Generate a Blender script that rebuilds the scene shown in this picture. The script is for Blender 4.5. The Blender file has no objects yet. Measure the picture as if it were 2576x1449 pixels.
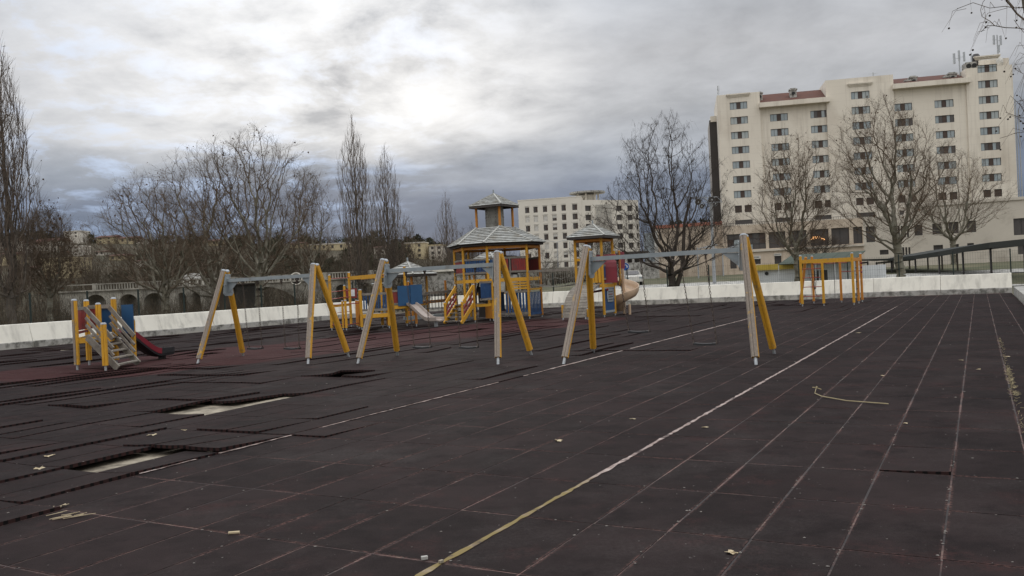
import bpy, math, random
import numpy as np
from mathutils import Vector, Matrix
sc = bpy.context.scene
COL = sc.collection
random.seed(7); np.random.seed(7)
# ------------------------------------------------------------------ camera
F = 2130.0; ROLL = 0.0485; PIT = 0.0061; H = 1.62      # reference picture measured on a 2576 x 1449 grid
fwd = Vector((0, math.cos(PIT), -math.sin(PIT)))
up0 = Vector((0, math.sin(PIT), math.cos(PIT))); rt0 = Vector((1, 0, 0))
RT = rt0*math.cos(ROLL) - up0*math.sin(ROLL)
UP = rt0*math.sin(ROLL) + up0*math.cos(ROLL)
CAM = Vector((0, 0, H))
cd = bpy.data.cameras.new('camera'); cam = bpy.data.objects.new('camera', cd); COL.objects.link(cam)
m = Matrix((RT, UP, -fwd)).transposed().to_4x4(); m.translation = CAM
cam.matrix_world = m
cd.sensor_width = 36; cd.lens = 36*F/2576; cd.clip_start = .1; cd.clip_end = 6000
sc.camera = cam
def ray(u, v): return fwd + RT*((u-1288)/F) + UP*((724.5-v)/F)
def G(u, v, z=0.0):                      # ground point seen at a picture position
    d = ray(u, v); t = (z-H)/d.z
    p = CAM + d*t; return Vector((p.x, p.y, z))
def W(u, v, y):                          # point at distance y seen at a picture position
    d = ray(u, v); return CAM + d*(y/d.y)
TH = math.radians(28.9)
A = Vector((math.sin(TH), math.cos(TH), 0)); B = Vector((math.cos(TH), -math.sin(TH), 0)); ZV = Vector((0, 0, 1))
def ab(a, b, z=0.0): return A*a + B*b + ZV*z
def toab(p): return p.dot(A), p.dot(B)
# ------------------------------------------------------------------ node helper
class NT:
    def __init__(s, tree): s.t = tree; s.n = tree.nodes; s.l = tree.links
    def new(s, typ, **k):
        n = s.n.new(typ)
        for a, b in k.items(): setattr(n, a, b)
        return n
    def put(s, sock, v):
        if v is None: return
        if hasattr(v, 'is_output'): s.l.new(v, sock)
        elif isinstance(v, (tuple, list, Vector)):
            v = tuple(v)
            if sock.type == 'RGBA' and len(v) == 3: v = v + (1,)
            sock.default_value = v
        else: sock.default_value = v
    def m(s, op, a, b=None, c=None, clamp=False):
        n = s.new('ShaderNodeMath', operation=op); n.use_clamp = clamp
        s.put(n.inputs[0], a); s.put(n.inputs[1], b)
        if c is not None: s.put(n.inputs[2], c)
        return n.outputs[0]
    def vm(s, op, a, b=None, sc_=None):
        n = s.new('ShaderNodeVectorMath', operation=op)
        s.put(n.inputs[0], a); s.put(n.inputs[1], b)
        if sc_ is not None: s.put(n.inputs[3], sc_)
        return n.outputs[1] if op in ('DOT_PRODUCT', 'LENGTH', 'DISTANCE') else n.outputs[0]
    def noise(s, vec, scale, detail=4, rough=.55, dist=0.0, color=False):
        n = s.new('ShaderNodeTexNoise'); s.put(n.inputs['Vector'], vec)
        n.inputs['Scale'].default_value = scale; n.inputs['Detail'].default_value = detail
        n.inputs['Roughness'].default_value = rough; n.inputs['Distortion'].default_value = dist
        return n.outputs[1 if color else 0]
    def rng(s, v, a, b, c=0.0, d=1.0, smooth=False):
        n = s.new('ShaderNodeMapRange'); n.clamp = True
        if smooth: n.interpolation_type = 'SMOOTHSTEP'
        s.put(n.inputs[0], v)
        for i, x in enumerate((a, b, c, d)): s.put(n.inputs[i+1], x)
        return n.outputs[0]
    def mix(s, f, a, b, mode='MIX'):
        n = s.new('ShaderNodeMix', data_type='RGBA', blend_type=mode)
        s.put(n.inputs[0], f); s.put(n.inputs[6], a); s.put(n.inputs[7], b)
        return n.outputs[2]
    def sep(s, v):
        n = s.new('ShaderNodeSeparateXYZ'); s.put(n.inputs[0], v); return n.outputs
    def comb(s, x, y, z):
        n = s.new('ShaderNodeCombineXYZ'); s.put(n.inputs[0], x); s.put(n.inputs[1], y); s.put(n.inputs[2], z); return n.outputs[0]
    def ramp(s, f, stops, interp='LINEAR'):
        n = s.new('ShaderNodeValToRGB'); r = n.color_ramp; r.interpolation = interp
        while len(r.elements) < len(stops): r.elements.new(.5)
        for e, (p, c) in zip(r.elements, stops): e.position = p; e.color = tuple(c) + (1,)
        s.put(n.inputs[0], f); return n.outputs[0]
# ------------------------------------------------------------------ sky and light
SUN_AZ, SUN_EL = -6.5, 11.5        # degrees right of the view, above the horizon (behind cloud)
def sundir(az, el):
    a, e = math.radians(az), math.radians(el)
    return Vector((math.sin(a)*math.cos(e), math.cos(a)*math.cos(e), math.sin(e)))
SD = sundir(SUN_AZ, SUN_EL)
world = bpy.data.worlds.new('World'); sc.world = world; world.use_nodes = True
t = NT(world.node_tree); t.n.clear()
out = t.new('ShaderNodeOutputWorld'); bg = t.new('ShaderNodeBackground'); bgs = t.new('ShaderNodeBackground')
sky = t.new('ShaderNodeTexSky', sky_type='NISHITA'); sky.sun_disc = False
sky.sun_elevation = math.radians(SUN_EL); sky.sun_rotation = math.radians(SUN_AZ)
t.put(bgs.inputs[0], sky.outputs[0]); bgs.inputs[1].default_value = .06
dr = t.new('ShaderNodeTexCoord').outputs['Generated']
dr = t.vm('NORMALIZE', dr)
x, y, z = t.sep(dr)
zc = t.m('MAXIMUM', z, 0.0)
den = t.m('ADD', zc, .20)
cp = t.comb(t.m('DIVIDE', x, den), t.m('DIVIDE', y, den), 0.0)           # cloud layer seen in perspective
warp = t.vm('SCALE', t.vm('SUBTRACT', t.noise(cp, .9, 3, color=True), (.5, .5, .5)), None, .32)
cp2 = t.vm('ADD', cp, warp)
n1 = t.noise(cp2, 1.5, 7, .52)
n2 = t.noise(t.vm('ADD', cp2, (13.1, 4.2, 0)), 6.0, 9, .60)
n3 = t.noise(t.vm('ADD', cp2, (3.1, 24.2, 0)), .6, 3, .5)
wob = t.m('MULTIPLY', t.m('SUBTRACT', n1, .5), .07)
el = t.m('ADD', zc, wob)
base = t.ramp(t.m('DIVIDE', el, .5), [
    (0.0, (.085, .11, .16)), (.13, (.095, .125, .185)), (.21, (.15, .18, .245)), (.28, (.28, .31, .365)), (.37, (.43, .445, .475)),
    (.50, (.52, .53, .56)), (.72, (.49, .53, .60)), (1.0, (.64, .69, .77))])
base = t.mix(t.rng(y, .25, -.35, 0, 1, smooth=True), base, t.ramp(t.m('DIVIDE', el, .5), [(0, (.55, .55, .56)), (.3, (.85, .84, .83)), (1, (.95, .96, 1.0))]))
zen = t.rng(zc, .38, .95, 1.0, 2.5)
mod = t.rng(t.m('ADD', t.m('MULTIPLY', n1, .60), t.m('MULTIPLY', n2, .40)), .39, .63, .80, 1.24)
bandmod = t.rng(zc, .03, .16, 0.12, 1.0)
mod = t.m('ADD', t.m('MULTIPLY', t.m('SUBTRACT', mod, 1.0), bandmod), 1.0)
big = t.rng(n3, .35, .65, .92, 1.12)
mod = t.m('MULTIPLY', mod, big)
def lobe(az, el_, inner, outer, lo, hi):
    d = t.vm('DOT_PRODUCT', dr, sundir(az, el_))
    return t.rng(d, math.cos(math.radians(outer)), math.cos(math.radians(inner)), lo, hi, smooth=True)
mod = t.m('MULTIPLY', mod, lobe(27, 17, 2, 21, 1.0, .72))     # thick cloud bank to the right
mod = t.m('MULTIPLY', mod, lobe(4, 20, 1, 9, 1.0, .93))
colr = t.mix(1.0, base, t.comb(mod, mod, mod), 'MULTIPLY')
blue = t.m('MULTIPLY', t.rng(n2, .50, .66), lobe(-19, 20, 4, 22, 0.0, .75))
colr = t.mix(blue, colr, (.50, .68, 1.08))
g1 = lobe(SUN_AZ+.5, SUN_EL-1, 0, 5.5, 0, .22); g2 = lobe(SUN_AZ-2, SUN_EL+2, 1, 16, 0, .36); g3 = lobe(-15, 15.5, 2, 17, 0, .26)
low = t.rng(el, .135, .21)
gsum = t.m('ADD', g2, g3); gl = t.m('MULTIPLY', t.m('ADD', g1, t.m('MULTIPLY', gsum, t.rng(t.m('ADD', t.m('MULTIPLY', n1, .6), t.m('MULTIPLY', n2, .4)), .40, .60, .15, 1.5))), low)
colr = t.mix(1.0, colr, t.mix(1.0, (1.0, .965, .91), t.comb(gl, gl, gl), 'MULTIPLY'), 'ADD')
cx, cy, cz2 = t.sep(colr)
sat = lambda c: t.m('MULTIPLY', t.m('SUBTRACT', 1.0, t.m('POWER', 2.71828, t.m('MULTIPLY', c, -1.3))), 1.08)
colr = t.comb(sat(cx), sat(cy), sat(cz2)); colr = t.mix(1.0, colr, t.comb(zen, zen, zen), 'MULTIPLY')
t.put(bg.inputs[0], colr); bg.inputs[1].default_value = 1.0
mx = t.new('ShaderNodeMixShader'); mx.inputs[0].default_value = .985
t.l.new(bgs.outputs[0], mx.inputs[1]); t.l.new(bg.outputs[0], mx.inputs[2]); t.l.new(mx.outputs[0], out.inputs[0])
sl = bpy.data.lights.new('sun', 'SUN'); sl.energy = .55; sl.angle = math.radians(18); sl.color = (1, .93, .84)
so = bpy.data.objects.new('sun', sl); COL.objects.link(so)
so.rotation_euler = (-SD).to_track_quat('-Z', 'Y').to_euler(); so.location = (0, 0, 60)
vs = sc.view_settings; vs.view_transform = 'Standard'; vs.look = 'None'; vs.exposure = 0.22; vs.gamma = 1.0; vs.use_curve_mapping = False
# ------------------------------------------------------------------ materials
MATS = {}
def pos(t): return t.new('ShaderNodeNewGeometry').outputs['Position']
def mat(name, c1, c2=None, scale=3.0, rough=.8, bump=.0, bscale=40.0, stretch=None, dirt=None, dscale=.8, damt=(.5, .7), metallic=0.0, spec=.3, detail=5, rand=0.0, obj=False, streak=None, joints=None):
    if name in MATS: return MATS[name]
    mt = bpy.data.materials.new(name); mt.use_nodes = True; t = NT(mt.node_tree); t.n.clear()
    o = t.new('ShaderNodeOutputMaterial'); p = t.new('ShaderNodeBsdfPrincipled'); t.l.new(p.outputs[0], o.inputs[0])
    P = t.new('ShaderNodeTexCoord').outputs['Object'] if obj else pos(t)
    v = P
    if stretch: v = t.vm('MULTIPLY', P, stretch)
    c2 = c2 or tuple(x*.75 for x in c1)
    f = t.rng(t.noise(v, scale, detail, .6), .32, .68)
    col = t.mix(f, c1, c2)
    if dirt:
        d = t.rng(t.noise(t.vm('ADD', P, (7.3, 1.7, 3.1)), dscale, 6, .65), damt[0], damt[1])
        col = t.mix(d, col, dirt)
    if streak:
        st = t.rng(t.noise(t.vm('MULTIPLY', P, (1.0, 1.0, .08)), streak[1], 5, .65), .50, .72, 0, streak[2])
        col = t.mix(st, col, streak[0])
    if joints:
        zz = t.m('ABSOLUTE', t.m('SUBTRACT', t.m('FRACT', t.m('DIVIDE', t.sep(P)[2], joints[0])), .5)); xx = t.m('ABSOLUTE', t.m('SUBTRACT', t.m('FRACT', t.m('DIVIDE', t.vm('DOT_PRODUCT', P, (.98, -.2, 0)), joints[1])), .5))
        jj = t.m('MAXIMUM', t.rng(zz, .485, .495), t.rng(xx, .488, .496)); col = t.mix(t.m('MULTIPLY', jj, .28), col, (.30, .26, .21))
    if rand:
        r = t.rng(t.new('ShaderNodeObjectInfo').outputs['Random'], 0, 1, 1-rand, 1+rand)
        col = t.mix(1.0, col, t.comb(r, r, r), 'MULTIPLY')
    t.put(p.inputs['Base Color'], col); p.inputs['Roughness'].default_value = rough
    p.inputs['Metallic'].default_value = metallic; p.inputs['Specular IOR Level'].default_value = spec
    if bump:
        b = t.new('ShaderNodeBump'); b.inputs['Strength'].default_value = bump; b.inputs['Distance'].default_value = .02
        t.put(b.inputs['Height'], t.noise(v, bscale, 4, .6)); t.l.new(b.outputs[0], p.inputs['Normal'])
    MATS[name] = mt; return mt
M = lambda n: MATS[n]
mat('yellow_paint', (.62, .33, .032), (.50, .25, .022), 9, .55, .25, 30, stretch=(6, 6, .6), dirt=(.22, .17, .11), dscale=5, damt=(.58, .72), rand=.08)
mat('orange_paint', (.55, .23, .035), (.42, .17, .03), 9, .6, .25, 30, stretch=(6, 6, .6), rand=.08)
mat('worn_timber', (.30, .255, .21), (.20, .165, .135), 10, .85, .4, 34, stretch=(7, 7, .5), dirt=(.50, .30, .06), dscale=3.2, damt=(.60, .66), rand=.1)
mat('grey_timber', (.25, .225, .19), (.17, .15, .125), 8, .85, .4, 26, dirt=(.12, .105, .09), dscale=3, rand=.14)
mat('roof_timber', (.44, .45, .43), (.29, .285, .26), 6, .85, .4, 26, dirt=(.24, .22, .18), dscale=2.0, damt=(.5, .7), rand=.16)
mat('grey_metal', (.26, .29, .30), (.21, .235, .245), 5, .5, dirt=(.15, .14, .12), dscale=3, damt=(.6, .75), spec=.5)
mat('galvanised', (.42, .44, .45), (.30, .31, .32), 14, .45, metallic=.4)
mat('post_cap', (.40, .43, .46), (.30, .32, .34), 12, .6)
mat('chain_steel', (.07, .06, .055), (.10, .07, .05), 30, .6, metallic=.5)
mat('black_rubber', (.035, .035, .036), None, 20, .8)
mat('red_board', (.26, .035, .03), (.19, .03, .028), 5, .6, dirt=(.13, .05, .045), dscale=4, rand=.12)
mat('blue_board', (.022, .07, .17), (.018, .05, .13), 5, .55, dirt=(.09, .12, .16), dscale=4, damt=(.6, .8), rand=.12)
mat('blue_plastic', (.014, .075, .17), (.012, .06, .145), 3, .4, spec=.5)
mat('red_plastic', (.22, .018, .03), (.16, .014, .024), 3, .45, spec=.5)
mat('dark_plastic', (.03, .03, .032), None, 5, .5)
mat('beige_plastic', (.50, .36, .24), (.41, .29, .19), 2.5, .45, dirt=(.30, .22, .16), dscale=3, damt=(.55, .75), spec=.5)
mat('grey_slide', (.36, .30, .26), (.28, .235, .205), 3, .45, spec=.5)
mat('red_steel', (.28, .04, .03), None, 8, .5)
mat('rope', (.06, .055, .05), (.10, .09, .08), 30, .9)
mat('light_rope', (.24, .23, .20), None, 30, .9)
mat('drum_steel', (.25, .245, .22), (.18, .175, .155), 3, .55, dirt=(.10, .10, .085), dscale=3, metallic=.2)
mat('barrier_concrete', (.74, .71, .62), (.66, .63, .55), 1.4, .85, .15, 60, dirt=(.40, .38, .33), dscale=1.3, damt=(.58, .78), streak=((.30, .285, .25), 2.2, .55))
mat('plinth_concrete', (.42, .405, .37), (.32, .31, .285), 2.4, .9, .2, 60, dirt=(.13, .125, .11), dscale=2.5, damt=(.46, .62))
mat('slab_concrete', (.36, .31, .235), (.26, .225, .17), 3, .9, .3, 50, dirt=(.12, .10, .075), dscale=3.5, damt=(.42, .62))
mat('hotel_wall', (.69, .635, .54), (.64, .585, .495), .12, .85, dirt=(.56, .50, .415), dscale=.12, damt=(.5, .7), streak=((.36, .31, .25), .9, .45), joints=(1.49, 4.1))
mat('annex_wall', (.56, .47, .37), (.48, .40, .31), .4, .85, dirt=(.36, .29, .22), dscale=.35, damt=(.48, .68), streak=((.26, .20, .15), 1.2, .7))
mat('annex_light', (.56, .51, .43), (.50, .455, .385), .3, .85, dirt=(.38, .34, .28), dscale=.3, damt=(.52, .7))
mat('white_wall', (.66, .62, .54), (.60, .56, .48), .2, .85)
mat('white_panel', (.62, .64, .64), (.54, .56, .56), .6, .6)
mat('stone', (.34, .32, .27), (.25, .235, .20), .9, .9, dirt=(.13, .12, .10), dscale=.5, damt=(.45, .66))
mat('dark_stone', (.055, .05, .045), None, .5, .9)
mat('roof_tile', (.12, .052, .036), (.09, .04, .03), 1.2, .9, dirt=(.09, .05, .04), dscale=.8)
mat('dark_cladding', (.055, .047, .042), (.045, .04, .036), .5, .7)
mat('window_dark', (.055, .05, .047), (.075, .065, .06), .4, .25, spec=.5)
mat('window_brown', (.075, .05, .04), (.055, .038, .03), 1.0, .5)
mat('window_glass', (.20, .25, .265), (.30, .34, .35), .45, .12, spec=.8)
mat('window_curtain', (.36, .39, .38), (.26, .30, .30), .5, .3, spec=.6)
mat('window_frame', (.05, .045, .045), None, 3, .5)
mat('shutter_white', (.58, .56, .51), None, 2, .7)
mat('bark_plane', (.19, .175, .13), (.11, .095, .07), 2.0, .9, dirt=(.20, .19, .15), dscale=3, damt=(.5, .62))
mat('bark_dark', (.060, .047, .037), (.040, .032, .026), 3, .9)
mat('bark_poplar', (.105, .088, .070), (.065, .054, .043), 2, .9)
mat('twig_brown', (.060, .045, .033), (.042, .031, .023), 1.2, .9)
mat('twig_poplar', (.15, .115, .088), (.10, .078, .060), 1.2, .9)
mat('twig_plane', (.135, .10, .068), (.088, .064, .043), 1.2, .9)
mat('dead_leaf', (.10, .06, .035), (.07, .042, .026), 3, .9)
mat('pale_leaf', (.44, .37, .25), (.33, .26, .16), 12, .8, rand=.25)
mat('scrub', (.068, .052, .034), (.045, .034, .022), .35, .95)
mat('evergreen', (.020, .025, .014), (.038, .038, .020), .5, .95, rand=.3)
mat('grass', (.045, .052, .020), (.075, .066, .034), .25, .95, .4, 6, dirt=(.14, .12, .07), dscale=.12)
mat('hill_ground', (.075, .058, .034), (.045, .040, .022), .05, .95)
mat('fence_green', (.018, .028, .024), None, 5, .5)
mat('canopy_dark', (.014, .017, .013), (.010, .012, .010), .5, .8)
mat('awning_green', (.06, .075, .055), (.045, .058, .042), .8, .8)
mat('yellow_band', (.55, .40, .07), (.45, .33, .06), 1, .6)
mat('sign_blue', (.02, .10, .36), None, 4, .4)
mat('sign_white', (.7, .7, .7), None, 4, .5)
mat('terracotta', (.42, .17, .11), (.34, .13, .09), 1, .8)
mat('cream_wall', (.50, .42, .26), (.42, .35, .22), .3, .85)
mat('black_ink', (.02, .02, .02), None, 4, .6)
mat('hip_wood', (.40, .40, .37), (.30, .295, .27), 8, .8)
mat('grit', (.20, .18, .16), (.11, .10, .09), 30, .9, rand=.2)
mat('sticky_twig', (.36, .30, .17), (.28, .23, .13), 20, .8)
# ------------------------------------------------------------------ mesh building
ORG = {}
class MB:
    def __init__(s): s.v = []; s.f = []; s.mi = []
    def add(s, vs, fs, mi=0):
        o = len(s.v); s.v.extend([tuple(v) for v in vs]); s.f.extend([tuple(i+o for i in f) for f in fs]); s.mi.extend([mi]*len(fs)); return s
    def box(s, c, dx, dy, dz, X=None, Y=None, Z=None, mi=0):
        c = Vector(c); X = X or Vector((1, 0, 0)); Y = Y or Vector((0, 1, 0)); Z = Z or ZV
        vs = [c + X*(dx/2*i) + Y*(dy/2*j) + Z*(dz/2*k) for k in (-1, 1) for i, j in ((-1, -1), (1, -1), (1, 1), (-1, 1))]
        return s.add(vs, [(3, 2, 1, 0), (4, 5, 6, 7), (0, 1, 5, 4), (1, 2, 6, 5), (2, 3, 7, 6), (3, 0, 4, 7)], mi)
    def beam(s, p0, p1, w, h, ref=None, mi=0):      # h along ref (default up)
        p0 = Vector(p0); p1 = Vector(p1); d = p1-p0; L = d.length; d.normalize(); ref = Vector(ref) if ref else ZV
        if abs(d.dot(ref)) > .98: ref = Vector((0, 1, 0))
        sd = d.cross(ref).normalized(); u = sd.cross(d)
        return s.box((p0+p1)/2, w, L, h, sd, d, u, mi)
    def tube(s, p0, p1, r0, r1=None, n=6, cap=True, mi=0):
        r1 = r0 if r1 is None else r1; p0 = Vector(p0); p1 = Vector(p1); d = (p1-p0).normalized()
        ref = Vector((1, 0, 0)) if abs(d.x) < .9 else Vector((0, 1, 0)); a = d.cross(ref).normalized(); b = d.cross(a)
        vs = [p + (a*math.cos(2*math.pi*i/n) + b*math.sin(2*math.pi*i/n))*r for p, r in ((p0, r0), (p1, r1)) for i in range(n)]
        fs = [(i, (i+1) % n, n+(i+1) % n, n+i) for i in range(n)]
        if cap: fs += [tuple(range(n-1, -1, -1)), tuple(range(n, 2*n))]
        return s.add(vs, fs, mi)
    def path(s, pts, r, n=5, mi=0):
        for a, b in zip(pts, pts[1:]): s.tube(a, b, r, n=n, mi=mi)
        return s
    def post(s, p0, p1, w=.12, X=None, grey=None):   # grooved chamfered timber; grey = direction of the worn faces
        p0 = Vector(p0); p1 = Vector(p1); d = (p1-p0).normalized(); X = Vector(X) if X else B
        Y = d.cross(X).normalized(); X = Y.cross(d).normalized(); h = w/2; c = h*.42; g = w*.05
        side = [(-h+c, h), (-g, h), (0, h-g*2.2), (g, h), (h-c, h)]
        pts = []
        for k in range(4):
            for (x, y) in side:
                for _ in range(k): x, y = y, -x
                pts.append((x, y))
        n = len(pts)
        vs = [p + X*x + Y*y for p in (p0, p1) for x, y in pts]
        fs = [(i, n+i, n+(i+1) % n, (i+1) % n) for i in range(n)]
        o = len(s.v)
        s.add(vs, fs + [tuple(range(n)), tuple(range(2*n-1, n-1, -1))])
        if grey is not None:
            for q in range(len(fs)):
                i = q; (x, y), (x2, y2) = pts[i], pts[(i+1) % n]
                nn = X*((x+x2)/2) + Y*((y+y2)/2)
                if nn.normalized().dot(grey) > .15: s.mi[len(s.mi)-len(fs)-2+q] = 1
        return s
    def prism(s, poly, z0, z1, mi=0):
        n = len(poly); vs = [Vector((p[0], p[1], z0)) for p in poly] + [Vector((p[0], p[1], z1)) for p in poly]
        return s.add(vs, [tuple(range(n-1, -1, -1)), tuple(range(n, 2*n))] + [(i, (i+1) % n, n+(i+1) % n, n+i) for i in range(n)], mi)
    def build(s, name, mats, parent=None, smooth=False):
        if not isinstance(mats, (list, tuple)): mats = [mats]
        me = bpy.data.meshes.new(name); o = ORG.get(parent.name, Vector((0, 0, 0))) if parent else Vector((0, 0, 0))
        me.from_pydata([(v[0]-o[0], v[1]-o[1], v[2]-o[2]) for v in s.v], [], s.f)
        for x in mats: me.materials.append(M(x) if isinstance(x, str) else x)
        if len(mats) > 1: me.polygons.foreach_set('material_index', s.mi)
        if smooth: me.polygons.foreach_set('use_smooth', [True]*len(me.polygons))
        me.update()
        ob = bpy.data.objects.new(name, me); COL.objects.link(ob)
        if parent: ob.parent = parent; ORG[ob.name] = o
        return ob
def thing(name, label, cat, loc=(0, 0, 0), group=None):
    o = bpy.data.objects.new(name, None); COL.objects.link(o); o.location = loc; o.empty_display_size = .3
    ORG[o.name] = Vector(loc); o['label'] = label; o['category'] = cat
    if group: o['group'] = group
    return o
def tag(o, label, cat, group=None):
    o['label'] = label; o['category'] = cat
    if group: o['group'] = group
    return o
def struct(o): o['kind'] = 'structure'; return o
def stuff(o, label=None, cat=None):
    o['kind'] = 'stuff'
    if label: o['label'] = label
    if cat: o['category'] = cat
    return o
def arr_mesh(name, V, Fc, mats, parent=None, mi=None, smooth=False):   # fast numpy mesh of equal-size faces
    me = bpy.data.meshes.new(name); k = Fc.shape[1]
    me.vertices.add(len(V)); me.vertices.foreach_set('co', V.astype(np.float32).ravel())
    me.loops.add(Fc.size); me.loops.foreach_set('vertex_index', Fc.astype(np.int32).ravel())
    me.polygons.add(len(Fc)); me.polygons.foreach_set('loop_start', np.arange(0, Fc.size, k, dtype=np.int32))
    for x in (mats if isinstance(mats, (list, tuple)) else [mats]): me.materials.append(M(x))
    if mi is not None: me.polygons.foreach_set('material_index', mi.astype(np.int32))
    if smooth: me.polygons.foreach_set('use_smooth', [True]*len(Fc))
    me.update(calc_edges=True)
    ob = bpy.data.objects.new(name, me); COL.objects.link(ob)
    if parent: ob.parent = parent
    return ob
def tubes_np(P0, P1, R0, R1, n):
    D = P1-P0; L = np.linalg.norm(D, axis=1, keepdims=True)+1e-9; D = D/L
    ref = np.where(np.abs(D[:, :1]) < .9, np.array([[1., 0, 0]]), np.array([[0, 1., 0]]))
    X = np.cross(D, ref); X /= np.linalg.norm(X, axis=1, keepdims=True)+1e-9; Y = np.cross(D, X)
    V = []
    for P, R in ((P0, R0), (P1, R1)):
        for i in range(n):
            a = 2*math.pi*i/n; V.append(P + (X*math.cos(a)+Y*math.sin(a))*R[:, None])
    V = np.stack(V, 1); N = len(P0)
    f = np.array([(i, (i+1) % n, n+(i+1) % n, n+i) for i in range(n)])
    Fc = (np.arange(N)[:, None, None]*(2*n) + f[None]).reshape(-1, 4)
    return V.reshape(-1, 3), Fc
# ------------------------------------------------------------------ terrain
def ss(x, a, b):
    t_ = min(max((x-a)/(b-a), 0), 1); return t_*t_*(3-2*t_)
BL, BR, AF = -32.9, 1.31, 46.9          # plaza: left barrier, right kerb, far barrier (grid coordinates)
RIDGE = [(-.9, 30), (-.6, 27), (-.5, 25), (-.42, 23.5), (-.33, 22), (-.24, 21), (-.15, 19), (-.08, 16), (0, 13), (.1, 8), (.2, 4), (1.5, 3)]
def ridge(q):
    for (a, x), (b, y) in zip(RIDGE, RIDGE[1:]):
        if q <= b: return x + (y-x)*min(max((q-a)/(b-a), 0), 1)
    return 3
def terrain(x, y):
    a, b = x*A.x+y*A.y, x*B.x+y*B.y
    if -8 < a < AF+.9 and BL-.9 < b < BR+.6: return -.07
    q = x/max(y, 1)
    right = 1.3*ss(a, AF+1, AF+55)
    left = -2.6*ss(y, 60, 125)
    far = min(max((y-138)/190, 0), 1)**1.15
    hill = left*(1-far) + ridge(q)*far
    w = ss(q, -.12, .08)
    z = hill*(1-w) + max(right, ridge(q)*ss(y, 220, 420)*(q < .3))*w
    e = min(max(a-AF, BL-b, b-BR, -8-a), 6)
    return -.07 + (z+.06)*ss(e, .9, 6)
def ground():
    xs = sorted(set([-1500, -900, -600] + list(range(-420, 421, 12)) + [600, 900, 1500] + [x for x in range(-60, 90, 3)]))
    ys = sorted(set([-300, -100, -30] + list(range(-12, 130, 3)) + list(range(130, 480, 10)) + [560, 700, 1000, 1500, 2400]))
    V = [(x, y, terrain(x, y)) for y in ys for x in xs]
    n = len(xs); Fc = [(j*n+i, j*n+i+1, (j+1)*n+i+1, (j+1)*n+i) for j in range(len(ys)-1) for i in range(n-1)]
    mb = MB(); mb.v = V; mb.f = Fc
    mi = []
    for f in Fc:
        c = sum((Vector(V[i]) for i in f), Vector())/4; a, b = toab(c)
        if -9 < a < AF+2 and BL-1.5 < b < BR+1: mi.append(2)
        else: mi.append(0 if c.x/max(c.y, 1) > -.1 and c.y < 150 and c.y > 0 else 1)
    mb.mi = mi
    o = mb.build('ground', ['grass', 'hill_ground', 'slab_concrete'], smooth=True); struct(o)
ground()
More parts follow.
